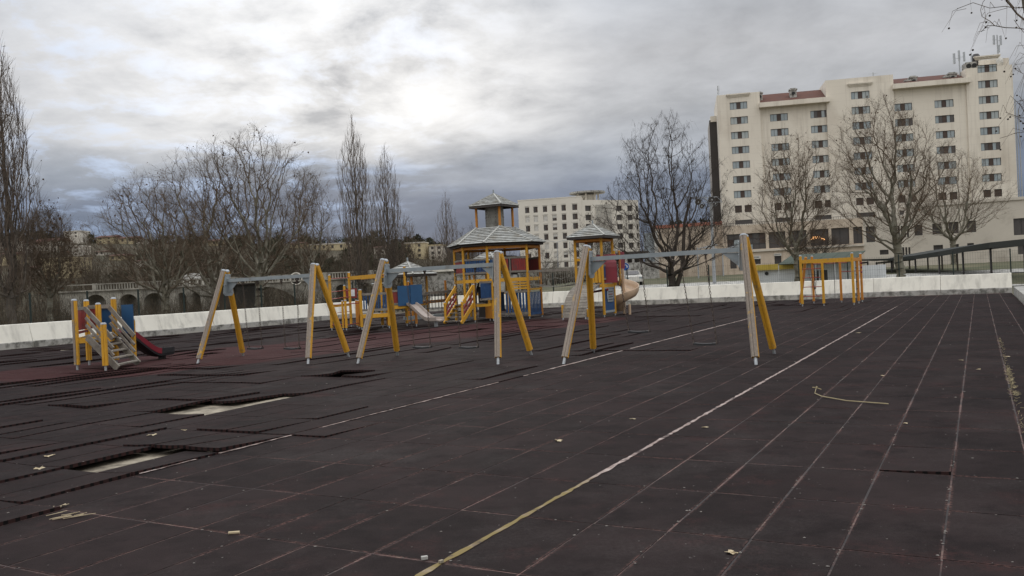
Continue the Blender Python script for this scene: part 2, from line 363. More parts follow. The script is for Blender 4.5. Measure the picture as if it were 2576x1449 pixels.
# ------------------------------------------------------------------ rubber paving
TA, TB = 1.03, .516; A0, B1 = 5.13-5*1.03, -2.82
B2 = B1 - 8*TB
def rubber_mat(name):
    mt = bpy.data.materials.new(name); mt.use_nodes = True; t = NT(mt.node_tree); t.n.clear()
    o = t.new('ShaderNodeOutputMaterial'); p = t.new('ShaderNodeBsdfPrincipled'); t.l.new(p.outputs[0], o.inputs[0])
    geo = t.new('ShaderNodeNewGeometry'); P = geo.outputs['Position']
    a = t.vm('DOT_PRODUCT', P, A); b = t.vm('DOT_PRODUCT', P, B)
    ia = t.m('FLOOR', t.m('DIVIDE', t.m('SUBTRACT', a, A0), TA)); ib = t.m('FLOOR', t.m('DIVIDE', t.m('SUBTRACT', b, B1), TB))
    wn = t.new('ShaderNodeTexWhiteNoise', noise_dimensions='3D'); t.put(wn.inputs[0], t.comb(ia, ib, 0.0)); r = wn.outputs[0]
    n_l = t.noise(P, .55, 5, .6); n_m = t.noise(P, 5, 5, .65); n_f = t.noise(P, 150, 3, .7); n_g = t.noise(P, 38, 4, .6)
    c = t.mix(t.rng(n_m, .3, .7), (.0080, .0064, .0064), (.0180, .0138, .0136))
    c = t.mix(t.rng(n_l, .42, .62, 0, .8), c, (.027, .0195, .0190))
    c = t.mix(t.rng(t.noise(t.vm('ADD', P, (9, 2, 5)), 2.3, 5, .65), .50, .66, 0, .6), c, (.0045, .0042, .0045))
    tr = t.rng(r, 0, 1, .86, 1.14); c = t.mix(1.0, c, t.comb(tr, tr, tr), 'MULTIPLY')
    # rust-red worn corners and streaks
    rw = t.m('MULTIPLY', t.rng(t.noise(t.vm('ADD', P, (31, 7, 2)), 1.6, 6, .7), .55, .72), t.rng(n_g, .35, .6))
    c = t.mix(t.m('MULTIPLY', rw, .6), c, (.06, .023, .021))
    # red rubber zone round the swings and the slide
    p0 = Vector((-9.9, 20.9, 0)); p1 = Vector((1.4, 33.5, 0)); dv = p1-p0; L2 = dv.length_squared
    h = t.m('DIVIDE', t.vm('DOT_PRODUCT', t.vm('SUBTRACT', P, tuple(p0)), tuple(dv)), L2, clamp=True)
    near = t.vm('ADD', tuple(p0), t.vm('SCALE', tuple(dv), None, h))
    dist = t.vm('DISTANCE', P, near)
    dist = t.m('ADD', dist, t.m('MULTIPLY', t.m('SUBTRACT', t.noise(P, .35, 3), .5), 2.2))
    zone = t.m('MULTIPLY', t.rng(dist, 2.9, 3.25, .95, 0.0), t.rng(n_m, .2, .5, .65, 1.0))
    c = t.mix(zone, c, t.mix(n_l, (.056, .019, .019), (.036, .014, .014)))
    sc2 = t.m('MULTIPLY', t.rng(t.noise(t.vm('ADD', P, (3, 51, 2)), .9, 6, .7), .52, .70), t.rng(n_g, .3, .65))
    c = t.mix(t.m('MULTIPLY', sc2, .55), c, (.052, .045, .043))
    ea = t.m('ABSOLUTE', t.m('SUBTRACT', t.m('FRACT', t.m('DIVIDE', t.m('SUBTRACT', a, A0), TA)), .5)); eb = t.m('ABSOLUTE', t.m('SUBTRACT', t.m('FRACT', t.m('DIVIDE', t.m('SUBTRACT', b, B1), TB)), .5))
    edge = t.m('MULTIPLY', t.m('MAXIMUM', t.rng(ea, .476, .496), t.rng(eb, .45, .496)), t.m('MULTIPLY', t.rng(n_g, .42, .58), t.rng(t.noise(P, 1.9, 4, .6), .44, .60)))
    c = t.mix(t.m('MULTIPLY', edge, t.rng(b, -7.2, -6.8, .25, .95)), c, (.17, .092, .078))
    # grit and pale specks
    c = t.mix(t.rng(n_f, .30, .75, 0, .42), c, (.056, .045, .044))
    c = t.mix(t.m('MULTIPLY', t.rng(t.noise(P, 11, 3, .7), .68, .74), t.rng(n_g, .45, .6)), c, (.16, .15, .14))
    # row of moulded holes in the edges
    nz = t.m('ABSOLUTE', t.sep(geo.outputs['True Normal'])[2])
    side = t.rng(nz, .55, .35)
    hole = t.m('LESS_THAN', t.m('ABSOLUTE', t.m('SUBTRACT', t.m('FRACT', t.m('MULTIPLY', t.m('ADD', a, b), 11.0)), .5)), .2)
    zz = t.sep(P)[2]
    c = t.mix(side, c, t.mix(hole, t.mix(n_l, (.045, .02, .018), (.022, .017, .017)), (.010, .009, .009)))
    t.put(p.inputs['Base Color'], c); p.inputs['Roughness'].default_value = .72; p.inputs['Specular IOR Level'].default_value = .02
    t.put(p.inputs['Roughness'], t.rng(n_l, .35, .65, .8, .95))
    bp = t.new('ShaderNodeBump'); bp.inputs['Strength'].default_value = .55; bp.inputs['Distance'].default_value = .006
    t.put(bp.inputs['Height'], t.m('ADD', t.m('MULTIPLY', n_f, .6), t.m('MULTIPLY', n_m, .8))); t.l.new(bp.outputs[0], p.inputs['Normal'])
    MATS[name] = mt
rubber_mat('rubber')
def seam_mat():
    mt = bpy.data.materials.new('seam_grit'); mt.use_nodes = True; t = NT(mt.node_tree); t.n.clear()
    o = t.new('ShaderNodeOutputMaterial'); p = t.new('ShaderNodeBsdfPrincipled'); t.l.new(p.outputs[0], o.inputs[0])
    P = pos(t)
    c = t.mix(t.rng(t.noise(P, 1.3, 5, .7), .38, .62), (.060, .028, .025), (.14, .078, .066))
    c = t.mix(t.rng(t.noise(P, 14, 4, .7), .5, .62), c, (.17, .12, .095))
    c = t.mix(t.rng(t.noise(P, .9, 5, .75), .42, .53), c, (.028, .022, .021))
    t.put(p.inputs['Base Color'], c); p.inputs['Roughness'].default_value = .95; MATS['seam_grit'] = mt
seam_mat()
def line_mat():
    mt = bpy.data.materials.new('worn_line'); mt.use_nodes = True; t = NT(mt.node_tree); t.n.clear()
    o = t.new('ShaderNodeOutputMaterial'); p = t.new('ShaderNodeBsdfPrincipled'); t.l.new(p.outputs[0], o.inputs[0])
    P = pos(t); a = t.vm('DOT_PRODUCT', P, A)
    c = t.mix(t.rng(t.noise(P, 9, 5, .7), .4, .62), (.36, .29, .26), (.15, .10, .085))
    yel = t.m('MULTIPLY', t.rng(a, 5.9, 6.5, 1, 0), t.m('GREATER_THAN', t.vm('DOT_PRODUCT', P, B), -4.5))
    c = t.mix(t.m('MULTIPLY', yel, t.rng(t.noise(P, 6, 4), .3, .5, .4, 1)), c, (.17, .125, .04))
    c = t.mix(t.rng(t.noise(P, 3.1, 6, .7), .53, .62), c, (.05, .034, .03))
    t.put(p.inputs['Base Color'], c); p.inputs['Roughness'].default_value = .95; MATS['worn_line'] = mt
line_mat()
NA, NB0, NB1 = 45, -59, 8      # rows along A, columns along B (index 0 starts at B1)
TT = .036
rnd = random.Random(11)
def hv(x, y, s): return math.sin(x*1.7*s+y*.9*s+1.3)*.5 + math.sin(x*.6*s-y*1.9*s+4.0)*.5
def heave(a, b):
    k = ss(-b, 6.0, 12.0) if a < 30 else .75*ss(-b, 7, 12)
    r = .0008*hv(a, b, .9)
    return r + k*(.014*hv(a, b, .55) + .010*hv(b, a, 1.7)) - .004*k
lift = {}       # (i,j) -> [z at a-/b+, z at a+/b+, z at a-/b-, z at a+/b-]
missing = set()
def aof(i): return A0+i*TA
def bof(j): return B1+j*TB
def cell(p): a, b = toab(p); return int(math.floor((a-A0)/TA)), int(math.floor((b-B1)/TB))
def run(i0, n, j, amp, sharp=False):       # ridge along A on the near long edge
    for k in range(n):
        L = lift.setdefault((i0+k, j), [0, 0, 0, 0])
        f = lambda q: amp*math.sin(math.pi*(.14+.72*min(max(q, .0), 1)))**.8
        amp_ = amp
        L[0] = max(L[0], f(k/n) if not (sharp and k == 0) else amp); L[1] = max(L[1], f((k+1)/n))
def runpx(u0, v0, u1, v1, amp):
    p, q = G(u0, v0), G(u1, v1); (a0, b0), (a1, b1) = toab(p), toab(q)
    j = int(round(((b0+b1)/2-B1)/TB))-1; i0 = int(math.floor((a0-A0)/TA+.3)); n = max(1, int(round((a1-a0)/TA)))
    run(i0, n, j, amp)
def endlift(u, v, n, amp):                 # short edge facing the camera, lifted
    i, j = cell(G(u, v))
    for k in range(n):
        L = lift.setdefault((i, j+k), [0, 0, 0, 0]); L[0] = max(L[0], amp); L[2] = max(L[2], amp*(.9 if k else .4))
for r in [(-40, 1345, 200, 1268, .055), (130, 1250, 590, 1137, .034), (0, 1228, 150, 1186, .045), (75, 1188, 370, 1130, .05),
          (255, 1120, 450, 1078, .05), (400, 1042, 640, 988, .055), (0, 1012, 240, 975, .04), (240, 975, 520, 948, .035), (0, 1072, 75, 1058, .05),
          (0, 1162, 88, 1148, .05), (60, 1028, 110, 1018, .03), (720, 1062, 800, 1052, .03), (590, 1133, 1420, 922, .016), (1150, 985, 1250, 962, .03)]: runpx(*r)
for e in [(440, 1122, 2, .06), (500, 1083, 3, .045), (260, 1005, 2, .045), (650, 995, 2, .04), (60, 1110, 2, .03), (410, 1005, 3, .03), (700, 1095, 1, .03), (850, 1062, 2, .02), (870, 935, 3, .04), (2240, 1182, 1, .025)]: endlift(*e)
i, j = cell(G(925, 935)); lift[(i, j)] = [.13, .02, .03, 0]
for (u, v) in [(480, 1030), (560, 1020), (640, 1005), (250, 1165), (330, 1148), (90, 958), (540, 888), (560, 887), (60, 881), (130, 878), (200, 876), (440, 846), (400, 852), (620, 836), (500, 850), (240, 884)]:
    missing.add(cell(G(u, v)))
for _ in range(260):
    i = rnd.randrange(5, 43); j = rnd.randrange(-57, -9)
    if i < 16 and rnd.random() < .35: continue
    n = rnd.randrange(1, 6); amp = rnd.choice([.012, .018, .025, .035, .05])
    if rnd.random() < .7: run(i, n, j, amp)
    else:
        for k in range(n): L = lift.setdefault((i, j+k), [0, 0, 0, 0]); L[0] = max(L[0], amp*.8); L[2] = max(L[2], amp*rnd.uniform(.3, .9))
for _ in range(60):
    i = rnd.randrange(28, 44); j = rnd.randrange(-40, 5); run(i, rnd.randrange(1, 4), j, rnd.choice([.012, .02, .03]))
for _ in range(12):
    i = rnd.randrange(24, 43); j = rnd.randrange(-56, -24); missing.add((i, j))
    if rnd.random() < .6: missing.add((i+1, j))
def tile_geo(i, j, gap=None):
    gr = random.Random(i*131+j); gap = gr.choice([.004, .006, .008, .010])
    a0, a1, b0, b1 = aof(i)+gap, aof(i+1)-gap, bof(j)+gap, bof(j+1)-gap
    L = lift.get((i, j), [0, 0, 0, 0]); bm = (b0+b1)/2
    top = [(a0, b0, heave(a0, b0)+L[2]), (a1, b0, heave(a1, b0)+L[3]), (a0, bm, heave(a0, bm)+L[0]*.34+L[2]*.6), (a1, bm, heave(a1, bm)+L[1]*.34+L[3]*.6),
           (a0, b1, heave(a0, b1)+L[0]), (a1, b1, heave(a1, b1)+L[1])]
    vs = [ab(*p) for p in top] + [ab(p[0], p[1], p[2]-TT) for p in top]
    fs = [(0, 2, 3, 1), (2, 4, 5, 3), (6, 7, 9, 8), (8, 9, 11, 10), (4, 10, 11, 5), (0, 1, 7, 6), (0, 6, 8, 2), (2, 8, 10, 4), (1, 3, 9, 7), (3, 5, 11, 9)]
    fs = [tuple(reversed(f)) for f in fs]
    return vs, fs
paving = bpy.data.objects.new('rubber_paving', None); COL.objects.link(paving); struct(paving)
cells = []
for i in range(1, NA):
    for j in range(NB0+1, NB1):
        if aof(i+1) > AF-.02 or bof(j) < BL+.02 or bof(j+1) > BR+.03 or (i, j) in missing: continue
        c = ab(aof(i)+TA/2, bof(j)+TB/2); d = c-CAM; dep = d.dot(fwd)
        vis = dep > 1 and abs(d.dot(RT)/dep*F) < 1330 and abs(d.dot(UP)/dep*F) < 800
        cells.append((0 if vis else 1, dep, i, j))
cells.sort()
rest = MB()
for k, (nv, dep, i, j) in enumerate(cells):
    vs, fs = tile_geo(i, j)
    if k < 300:
        mb = MB(); mb.add(vs, fs); mb.build('rubber_tile', 'rubber', paving)
    else: rest.add(vs, fs)
o = rest.build('rubber_tile_field', 'rubber', paving); stuff(o)
mb = MB(); mb.add([ab(-2, B2, -.0026), ab(-2, BR, -.0026), ab(AF, BR, -.0026), ab(AF, B2, -.0026)], [(0, 1, 2, 3)])
g = mb.build('seam_filling', 'seam_grit'); struct(g)
def ragged(name, b, a0, a1, w, z, label, skip=()):
    mb = MB(); rr = random.Random(3); a = a0; prev = None; k = 0
    while a < a1:
        ww = w*rr.uniform(.55, 1.15); c = b + rr.uniform(-.006, .006)
        zz = max(heave(a, b-.02), heave(a, b+.02)) + z
        cur = (ab(a, c-ww/2, zz), ab(a, c+ww/2, zz))
        if prev and not any(s0 < a < s1 for s0, s1 in skip): mb.add([prev[0], prev[1], cur[1], cur[0]], [(0, 1, 2, 3)])
        prev = cur; a += rr.uniform(.04, .10)*(1 if a < 14 else 2.5)
    o = mb.build(name, 'worn_line'); struct(o); return o
ragged('ground_line', B1, 2.0, 35.8, .048, .004, '')
ragged('ground_line', B2-.005, 5.2, 30.4, .075, .009, '', [(5.9, 6.2), (12.0, 12.9)])
# ------------------------------------------------------------------ barriers
def barrier(name, label, s, e, inward, L=3.0):
    s = Vector(s); e = Vector(e); d = (e-s); tot = d.length; d.normalize(); n = Vector(inward)
    root = thing(name, label, 'barrier', s)
    prof = [(0, -.06), (0, .235), (-.03, .255), (-.24, .93), (-.27, .95), (-.42, .95), (-.45, .92), (-.50, -.06)]
    k = max(1, int(round(tot/L))); Lm = tot/k
    for i in range(k):
        p0 = s + d*(i*Lm+.009); p1 = s + d*((i+1)*Lm-.009); dz = random.uniform(-.008, .008); off = random.uniform(-.012, .012)
        if i == 0: dz = off = 0
        mb = MB()
        vs = [p + n*(x+off) + ZV*(z+dz) for p in (p0, p1) for x, z in prof]; m_ = len(prof)
        fl = (d.cross(ZV)).dot(n) > 0
        fs = [(q, q+1, m_+q+1, m_+q) for q in range(m_-1)] + [tuple(range(m_-1, -1, -1)), tuple(range(m_, 2*m_))]
        if not fl: fs = [tuple(reversed(f)) for f in fs]
        mb.add(vs, fs); mb.mi = [1, 1] + [0]*(len(fs)-2)
        mb.build('concrete_block', ['barrier_concrete', 'plinth_concrete'], root)
    return root
barrier('concrete_barrier', 'white sloping concrete barrier along the left edge of the playground by the river', ab(5, BL), ab(41.4, BL), B)
barrier('concrete_barrier', 'long white sloping concrete barrier across the far side of the playground', ab(AF, BL+.6), ab(AF, BR+.05), -A)
# low kerb wall on the right
root = thing('low_concrete_wall', 'low flat topped concrete wall at the right edge of the rubber paving', 'wall', ab(2, BR))
for k in range(14):
    a0 = 1+k*3.2; a1 = min(a0+3.185, AF-1.2)
    if a1 <= a0: break
    mb = MB(); c = ab((a0+a1)/2, BR+.30, .125); mb.box(c, .5, a1-a0, .39, B, A); mb.build('concrete_block', 'plinth_concrete', root)
# ------------------------------------------------------------------ wire mesh fences
def mesh_fence(label, s, e, h0, h1, L=2.5, step=.11):
    s = Vector(s); e = Vector(e); d = e-s; tot = d.length; d.normalize(); root = thing('wire_fence', label, 'fence', s)
    k = int(round(tot/L)); Lm = tot/k
    nrm = d.cross(ZV)
    for i in range(k+1):
        mb = MB(); p = s+d*(i*Lm); mb.box(p+ZV*((h0+h1)/2-.05+.05), .06, .06, h1-h0+.12, d, nrm); mb.build('fence_post', 'fence_green', root)
    for i in range(k):
        p = s+d*(i*Lm+.03); mb = MB(); n = int(Lm/step)
        P0 = np.array([tuple(p+d*((q+.5)*Lm/n)+ZV*h0) for q in range(n)]); P1 = P0+np.array([[0, 0, h1-h0]])
        hs = [h0+.05+q*(h1-h0-.1)/6 for q in range(7)]
        Q0 = np.array([tuple(p+ZV*z-nrm*.006) for z in hs]); Q1 = np.array([tuple(p+d*(Lm-.06)+ZV*z-nrm*.006) for z in hs])
        V, Fc = tubes_np(np.vstack([P0, Q0]), np.vstack([P1, Q1]), np.full(n+7, .0035), np.full(n+7, .0035), 3)
        V = V - np.array(ORG[root.name])
        arr_mesh('mesh_panel', V, Fc, 'fence_green', root)
mesh_fence('dark green wire mesh fence behind the far concrete barrier', ab(AF+.9, BL+7), ab(AF+.9, BR+5), .1, 2.05)
mesh_fence('dark green wire mesh fence behind the left concrete barrier', ab(8, BL-.9), ab(46, BL-.9), .1, 2.1)
# ------------------------------------------------------------------ swings
def cap(mb, p, d, r):                      # domed post cap
    d = Vector(d).normalized(); p = Vector(p); n = 10
    for k, (h, q) in enumerate([(0, 1.0), (.25, 1.0), (.5, .85), (.68, .5)]):
        if k: mb.tube(p+d*(ph*r), p+d*(h*r), pq*r, q*r, n=n, cap=(k == 3))
        ph, pq = h, q
    return mb
def leg(root, foot, top, w=.125, grey=None, mats=('yellow_paint', 'worn_timber'), X=None, name='leg'):
    foot = Vector(foot); top = Vector(top); d = (top-foot).normalized()
    o = MB().post(foot+d*.13, top, w, X=X, grey=grey).build(name, list(mats), root)
    MB().tube(foot-d*.05, foot+d*.14, .030, n=8).build('metal_foot', 'galvanised', o)
    mb = MB(); cap(mb, top, d, w*.56); mb.build('post_cap', 'post_cap', o, smooth=False)
    return o
def chain(mb, p, q, step=.055):
    p = Vector(p); q = Vector(q); d = q-p; L = d.length; d.normalize(); s1 = d.cross(B).normalized(); s2 = d.cross(s1)
    n = int(L/step)
    for k in range(n):
        c = p+d*((k+.5)*L/n); s = s1 if k % 2 else s2; h = L/n*.62; w = .015
        pts = [c-d*h-s*w*.5, c-d*h*.5-s*w, c+d*h*.5-s*w, c+d*h+s*w*.0, c+d*h*.5+s*w, c-d*h*.5+s*w, c-d*h+s*w*.5]
        mb.path(pts, .0052, n=3)
    return mb
SW = [((497, 915), (775, 915), (612, 896), (877, 896), 'leftmost', [((617, 700), (1013/1.59, 877), .0), ((700, 700), (733, 879), 0)]),
      ((900, 915), (1253, 915), (1000, 893), (1337, 893), 'middle', []), ((1418, 915), (1902, 917), (1493, 887), (1948, 890), 'rightmost', [])]
wdesc = ['yellow and grey timber A-frame swing set with two chain swings, beside the small red slide',
         'timber A-frame swing set with two chain swings, in front of the octagonal play tower',
         'timber A-frame swing set nearest the white painted line, right of the other two']
seats = {0: [(637, 877, .34), (733, 879, .34)], 1: [(1056, 871, .34), (1176, 874, .30)], 2: [(1593, 819, .0), (1757, 868, .0)]}
for k, (f0, f1, r0, r1, _, _) in enumerate(SW):
    F0, F1 = G(*f0), G(*f1); R0, R1 = G(*r0), G(*r1)
    dr_ = (F1-F0).normalized(); back = ((R0-F0)+(R1-F1))/2
    root = thing('swing_set', wdesc[k], 'swing set', F0, 'three timber swing sets standing in a row')
    zt = 2.27
    apx = []
    for Fp, Rp, sgn in ((F0, R0, -1), (F1, R1, 1)):
        bk = (Rp-Fp); ap = (Fp+Rp)/2 - sgn*dr_*.29
        wv = (-dr_*.2 - bk.normalized()).normalized()
        t0 = ap - bk.normalized()*.065; t1 = ap + bk.normalized()*.065
        Xv = bk.normalized()
        leg(root, Fp, t0+ZV*zt, grey=wv if True else None, X=Xv)
        leg(root, Rp, t1+ZV*(zt-.01), grey=None, X=Xv)
        # bracket plate on the inner side, with gusset under the beam
        mb = MB(); u = bk.normalized(); inn = -sgn*dr_
        c = ap + ZV*(zt-.36) + inn*.075
        poly = [(-.10, .26), (.10, .26), (.22, -.24), (.14, -.30), (-.14, -.30), (-.22, -.24)]
        vs = [ap+ZV*(zt-.33)+u*x+ZV*z+inn*q for q in (.068, .080) for x, z in poly]
        mb.add(vs, [tuple(range(6)), tuple(range(11, 5, -1))]+[(i, i+6, (i+1) % 6+6, (i+1) % 6) for i in range(6)])
        tri = [(0.07, -.005), (.42, -.005), (.10, -.28), (.07, -.28)]
        zb = zt-.24
        vs = [ap+ZV*(zb-.045+z)+inn*x+u*q for q in (-.006, .006) for x, z in tri]
        mb.add(vs, [(3, 2, 1, 0), (4, 5, 6, 7)]+[(i, (i+1) % 4, (i+1) % 4+4, i+4) for i in range(4)])
        mb.build('bracket', 'grey_metal', root)
        mb = MB()
        for x, z in ((-.13, -.34), (-.09, -.1), (.13, -.52), (.09, -.1), (-.17, -.55)):
            c = ap+ZV*(zt+z)+inn*(.080)+u*x*.9; MB().tube(c, c+inn*.016, .021, n=7).build('bolt', 'galvanised', root)
        apx.append(ap+inn*.08)
    zb = zt-.24
    MB().beam(apx[0]+ZV*zb, apx[1]+ZV*zb, .09, .085).build('beam', 'grey_metal', root)
    L = (apx[1]-apx[0]).length; dd = (apx[1]-apx[0]).normalized()
    mid = .5*L
    for q, (u_, v_, _z) in enumerate(seats[k]):
        s_ = L*(.27 if q == 0 else .73) if k != 2 else L*(.27 if q == 0 else .70)
        half = .255
        drop = {0: 1.66, 1: 1.68, 2: (1.42 if q == 0 else 1.66)}[k]
        sway = [(.03, .05), (.02, -.03), (.05, .08), (.03, -.05), (.13, .06), (.17, -.02)][k*2+q]
        sw = tag(MB().box((0, 0, 0), .01, .01, .01).build('x', 'black_rubber'), 'x', 'x') if False else None
        top = apx[0]+dd*s_; bk = back.normalized()
        st = top+ZV*(zb-.085-drop)+dd*sway[0]+bk*sway[1]
        seatlab = [['black swing seat on chains next to the left leg of the leftmost swing set', 'black swing seat on chains next to the right leg of the leftmost swing set'],
                   ['black swing seat on chains in the middle swing set, in front of the grey slide', 'black swing seat on chains in the middle swing set, in front of the yellow stairs'],
                   ['black swing seat hanging higher, in front of the spiral slide', 'black swing seat hanging low above the paving near the white line']][k][q]
        sr = thing('swing', seatlab, 'swing', st, 'black swings hanging on chains')
        mb = MB(); X = dd; Y = bk
        for i in range(6):
            x0 = -.22+i*.0733; x1 = x0+.0733; f = lambda x: .9*(x*x)*.35-.012
            mb.box(st+X*((x0+x1)/2)+ZV*f((x0+x1)/2), .075, .18, .036, X, Y)
        mb.build('seat', 'black_rubber', sr)
        for s in (-1, 1):
            tp = top+dd*(s*half)+ZV*(zb-.10); bt = st+dd*(s*.225)+ZV*.05
            mb = MB(); chain(mb, tp, bt); mb.build('chain', 'chain_steel', sr)
            mb = MB(); mb.tube(tp+ZV*.06-bk*.035, tp-ZV*.03-bk*.02, .013, n=6); mb.tube(tp+ZV*.06+bk*.035, tp-ZV*.03+bk*.02, .013, n=6); mb.tube(tp-bk*.04-ZV*.02, tp+bk*.04-ZV*.02, .016, n=6)
            mb.tube(tp+ZV*.055-dd*.03, tp+ZV*.055+dd*.03, .022, n=8)
            mb.build('swivel', 'chain_steel', sr)
            mb = MB(); mb.tube(bt-ZV*.06-bk*.07, bt+ZV*.02, .007, n=5); mb.tube(bt-ZV*.06+bk*.07, bt+ZV*.02, .007, n=5); mb.build('seat_hanger', 'chain_steel', sr)
# ------------------------------------------------------------------ shared play parts
def post(root, p, z1, w=.10, z0=.10, mats='yellow_paint', foot=True, capped=True, X=None, name='post', top=None):
    p = Vector(p); o = MB().post(Vector((p.x, p.y, z0)), Vector((p.x, p.y, z1)), w, X=X or B).build(name, mats, root)
    if foot: MB().tube((p.x, p.y, -.05), (p.x, p.y, z0+.01), .026, n=7).build('metal_foot', 'galvanised', o)
    if capped: cap(MB(), (p.x, p.y, z1), ZV, w*.55).build('post_cap', 'post_cap', o)
    return o
def rail(root, p, q, w=.045, h=.09, m='grey_timber', name='rail'): return MB().beam(p, q, w, h).build(name, m, root)
def boards(root, p, q, z0, z1, m, n, gap=.012, th=.022, name='board', split=None):
    p = Vector(p); q = Vector(q); d = q-p; L = d.length; d.normalize(); nn = d.cross(ZV); w = L/n
    for k in range(n):
        mm = m if isinstance(m, str) else m[k % len(m)]
        c = p+d*((k+.5)*w); MB().box(Vector((c.x, c.y, (z0+z1)/2)), w-gap, th, (z1-z0)*(1-random.uniform(0, .02)), d, nn).build(name, mm, root)
def deck(root, pts, z, m='grey_timber', n=8):
    p = [Vector(x) for x in pts]
    for k in range(n):
        a0, a1 = k/n, (k+1)/n-.012
        q = [p[0].lerp(p[3], a0), p[1].lerp(p[2], a0), p[1].lerp(p[2], a1), p[0].lerp(p[3], a1)]
        MB().prism([(v.x, v.y) for v in q][::-1] if (q[1]-q[0]).cross(q[2]-q[0]).z < 0 else [(v.x, v.y) for v in q], z-.03, z).build('deck_board', m, root)
def beamy(root, p, q, z, h=.12, w=.05, m='yellow_paint', name='deck_beam'):
    p = Vector(p); q = Vector(q); return MB().beam((p.x, p.y, z), (q.x, q.y, z), w, h).build(name, m, root)
def roof_face(root, e0, e1, t0, t1, n, m='roof_timber', th=.022):        # overlapping boards from eave to top
    e0, e1, t0, t1 = map(Vector, (e0, e1, t0, t1)); nrm = (e1-e0).cross(t0-e0)
    if nrm.length < 1e-6: nrm = (e1-e0).cross(t1-e0)
    nrm.normalize()
    if nrm.z < 0: nrm = -nrm
    mb_ = MB(); mb_.add([e0-nrm*.012, e1-nrm*.012, t1-nrm*.012, t0-nrm*.012] if (t1-t0).length > 1e-4 else [e0-nrm*.012, e1-nrm*.012, t0-nrm*.012], [(0, 1, 2, 3)] if (t1-t0).length > 1e-4 else [(0, 1, 2)]); mb_.build('roof_underlay', 'dark_cladding', root)
    for k in range(n):
        a, b_ = k/n, (k+.76)/n
        p0, p1 = e0.lerp(t0, a), e1.lerp(t1, a); q0, q1 = e0.lerp(t0, b_), e1.lerp(t1, b_)
        lo, hi = .035, .016
        vs = [p0+nrm*lo, p1+nrm*lo, q1+nrm*hi, q0+nrm*hi, p0+nrm*(lo-th), p1+nrm*(lo-th), q1+nrm*(hi-th), q0+nrm*(hi-th)]
        fs = [(0, 1, 2, 3), (7, 6, 5, 4), (4, 5, 1, 0), (5, 6, 2, 1), (6, 7, 3, 2), (7, 4, 0, 3)]
        if (vs[1]-vs[0]).cross(vs[2]-vs[0]).dot(nrm) < 0: fs = [tuple(reversed(f)) for f in fs]
        MB().add(vs, fs).build('roof_board', m, root)
def pyramid_roof(root, c, e, z0, z1, n=8, finial=.16, th=0):
    c = Vector((c[0], c[1], 0)); cs = [c+A*(sa*e)+B*(sb*e)+ZV*z0 for sa, sb in ((-1, -1), (-1, 1), (1, 1), (1, -1))]; ap = Vector((c.x, c.y, z1))
    for k in range(4): roof_face(root, cs[k], cs[(k+1) % 4], ap, ap, n)
    for k in range(4): MB().beam(cs[k]+ZV*.03, ap+ZV*.03, .07, .05).build('hip_board', 'hip_wood', root)
    for k in range(4): MB().beam(cs[k].lerp(ap, .03)-ZV*.06, cs[(k+1) % 4].lerp(ap, .03)-ZV*.06, .05, .09).build('fascia', 'dark_cladding', root)
    MB().box(ap+ZV*finial/2, .07, .07, finial+.04).build('finial', 'grey_metal', root)
def stairs(root, p0, p1, wv, z, nstep, m_side='yellow_paint', sgap=0):   # p0 bottom, p1 top, wv half width vector
    p0 = Vector(p0); p1 = Vector(p1)
    d = (p1-p0); up_ = ZV*z
    for s in (-1, 1): MB().beam(p0+wv*s+ZV*.02, p1+wv*s+up_-ZV*.02, .045, .17).build('stringer', m_side, root)
    for k in range(nstep):
        f = (k+.5)/nstep; c = p0+d*f+ZV*(z*(k+.8)/nstep); w2 = wv.length*2-.05
        MB().box(c, w2, .17, .035, wv.normalized(), d.normalized()).build('step', 'grey_timber', root)
def panel(root, p, q, z0, z1, m, th=.02, name='panel', inset=0.0):
    p = Vector(p); q = Vector(q); d = (q-p); L = d.length; d.normalize(); c = (p+q)/2
    return MB().box(Vector((c.x, c.y, (z0+z1)/2)), L-inset*2, th, z1-z0, d, d.cross(ZV)).build(name, m, root)
# ------------------------------------------------------------------ octagonal play tower
CA, CB_ = 33.9, -19.45
c0 = ab(CA, CB_)
tw = thing('play_tower', 'large octagonal play tower with two tiered grey board roof, yellow posts and yellow stairs', 'play tower', c0)
u = .62; q3 = 1.90
octp = [(-q3, -u), (-q3, u), (-u, q3), (u, q3), (q3, u), (q3, -u), (u, -q3), (-u, -q3)]
OP = [ab(CA+a, CB_+b) for a, b in octp]
for k, p in enumerate(OP): post(tw, p, 3.32, .10, mats='orange_paint' if k in (3, 4) else 'yellow_paint', capped=False)
eo = 2.24; eu = .66
EP = [ab(CA+a, CB_+b, 3.40) for a, b in [(-eo, -eu), (-eo, eu), (-eu, eo), (eu, eo), (eo, eu), (eo, -eu), (eu, -eo), (-eu, -eo)]]
TQ = [ab(CA+a, CB_+b, 4.20) for a, b in [(-.61, -.61), (-.61, .61), (.61, .61), (.61, -.61)]]
tops = [0, 1, 1, 2, 2, 3, 3, 0]
for k in range(8):
    roof_face(tw, EP[k], EP[(k+1) % 8], TQ[tops[k]], TQ[tops[(k+1) % 8]], 10)
    MB().beam(EP[k]+ZV*.035, TQ[tops[k]]+ZV*.035, .085, .05).build('hip_board', 'hip_wood', tw)
    a_, b_ = EP[k]-ZV*.09, EP[(k+1) % 8]-ZV*.09; cc = ab(CA, CB_, 3.31)
    MB().beam(a_.lerp(cc, .06)+ZV*.03, b_.lerp(cc, .06)+ZV*.03, .06, .08).build('fascia', 'dark_cladding', tw)
    MB().beam(OP[k]+ZV*3.22, OP[(k+1) % 8]+ZV*3.22, .05, .12).build('top_beam', 'orange_paint', tw)
for p in TQ: MB().post(p-ZV*.1, Vector((p.x, p.y, 5.22)), .10, X=B).build('upper_post', 'orange_paint', tw)
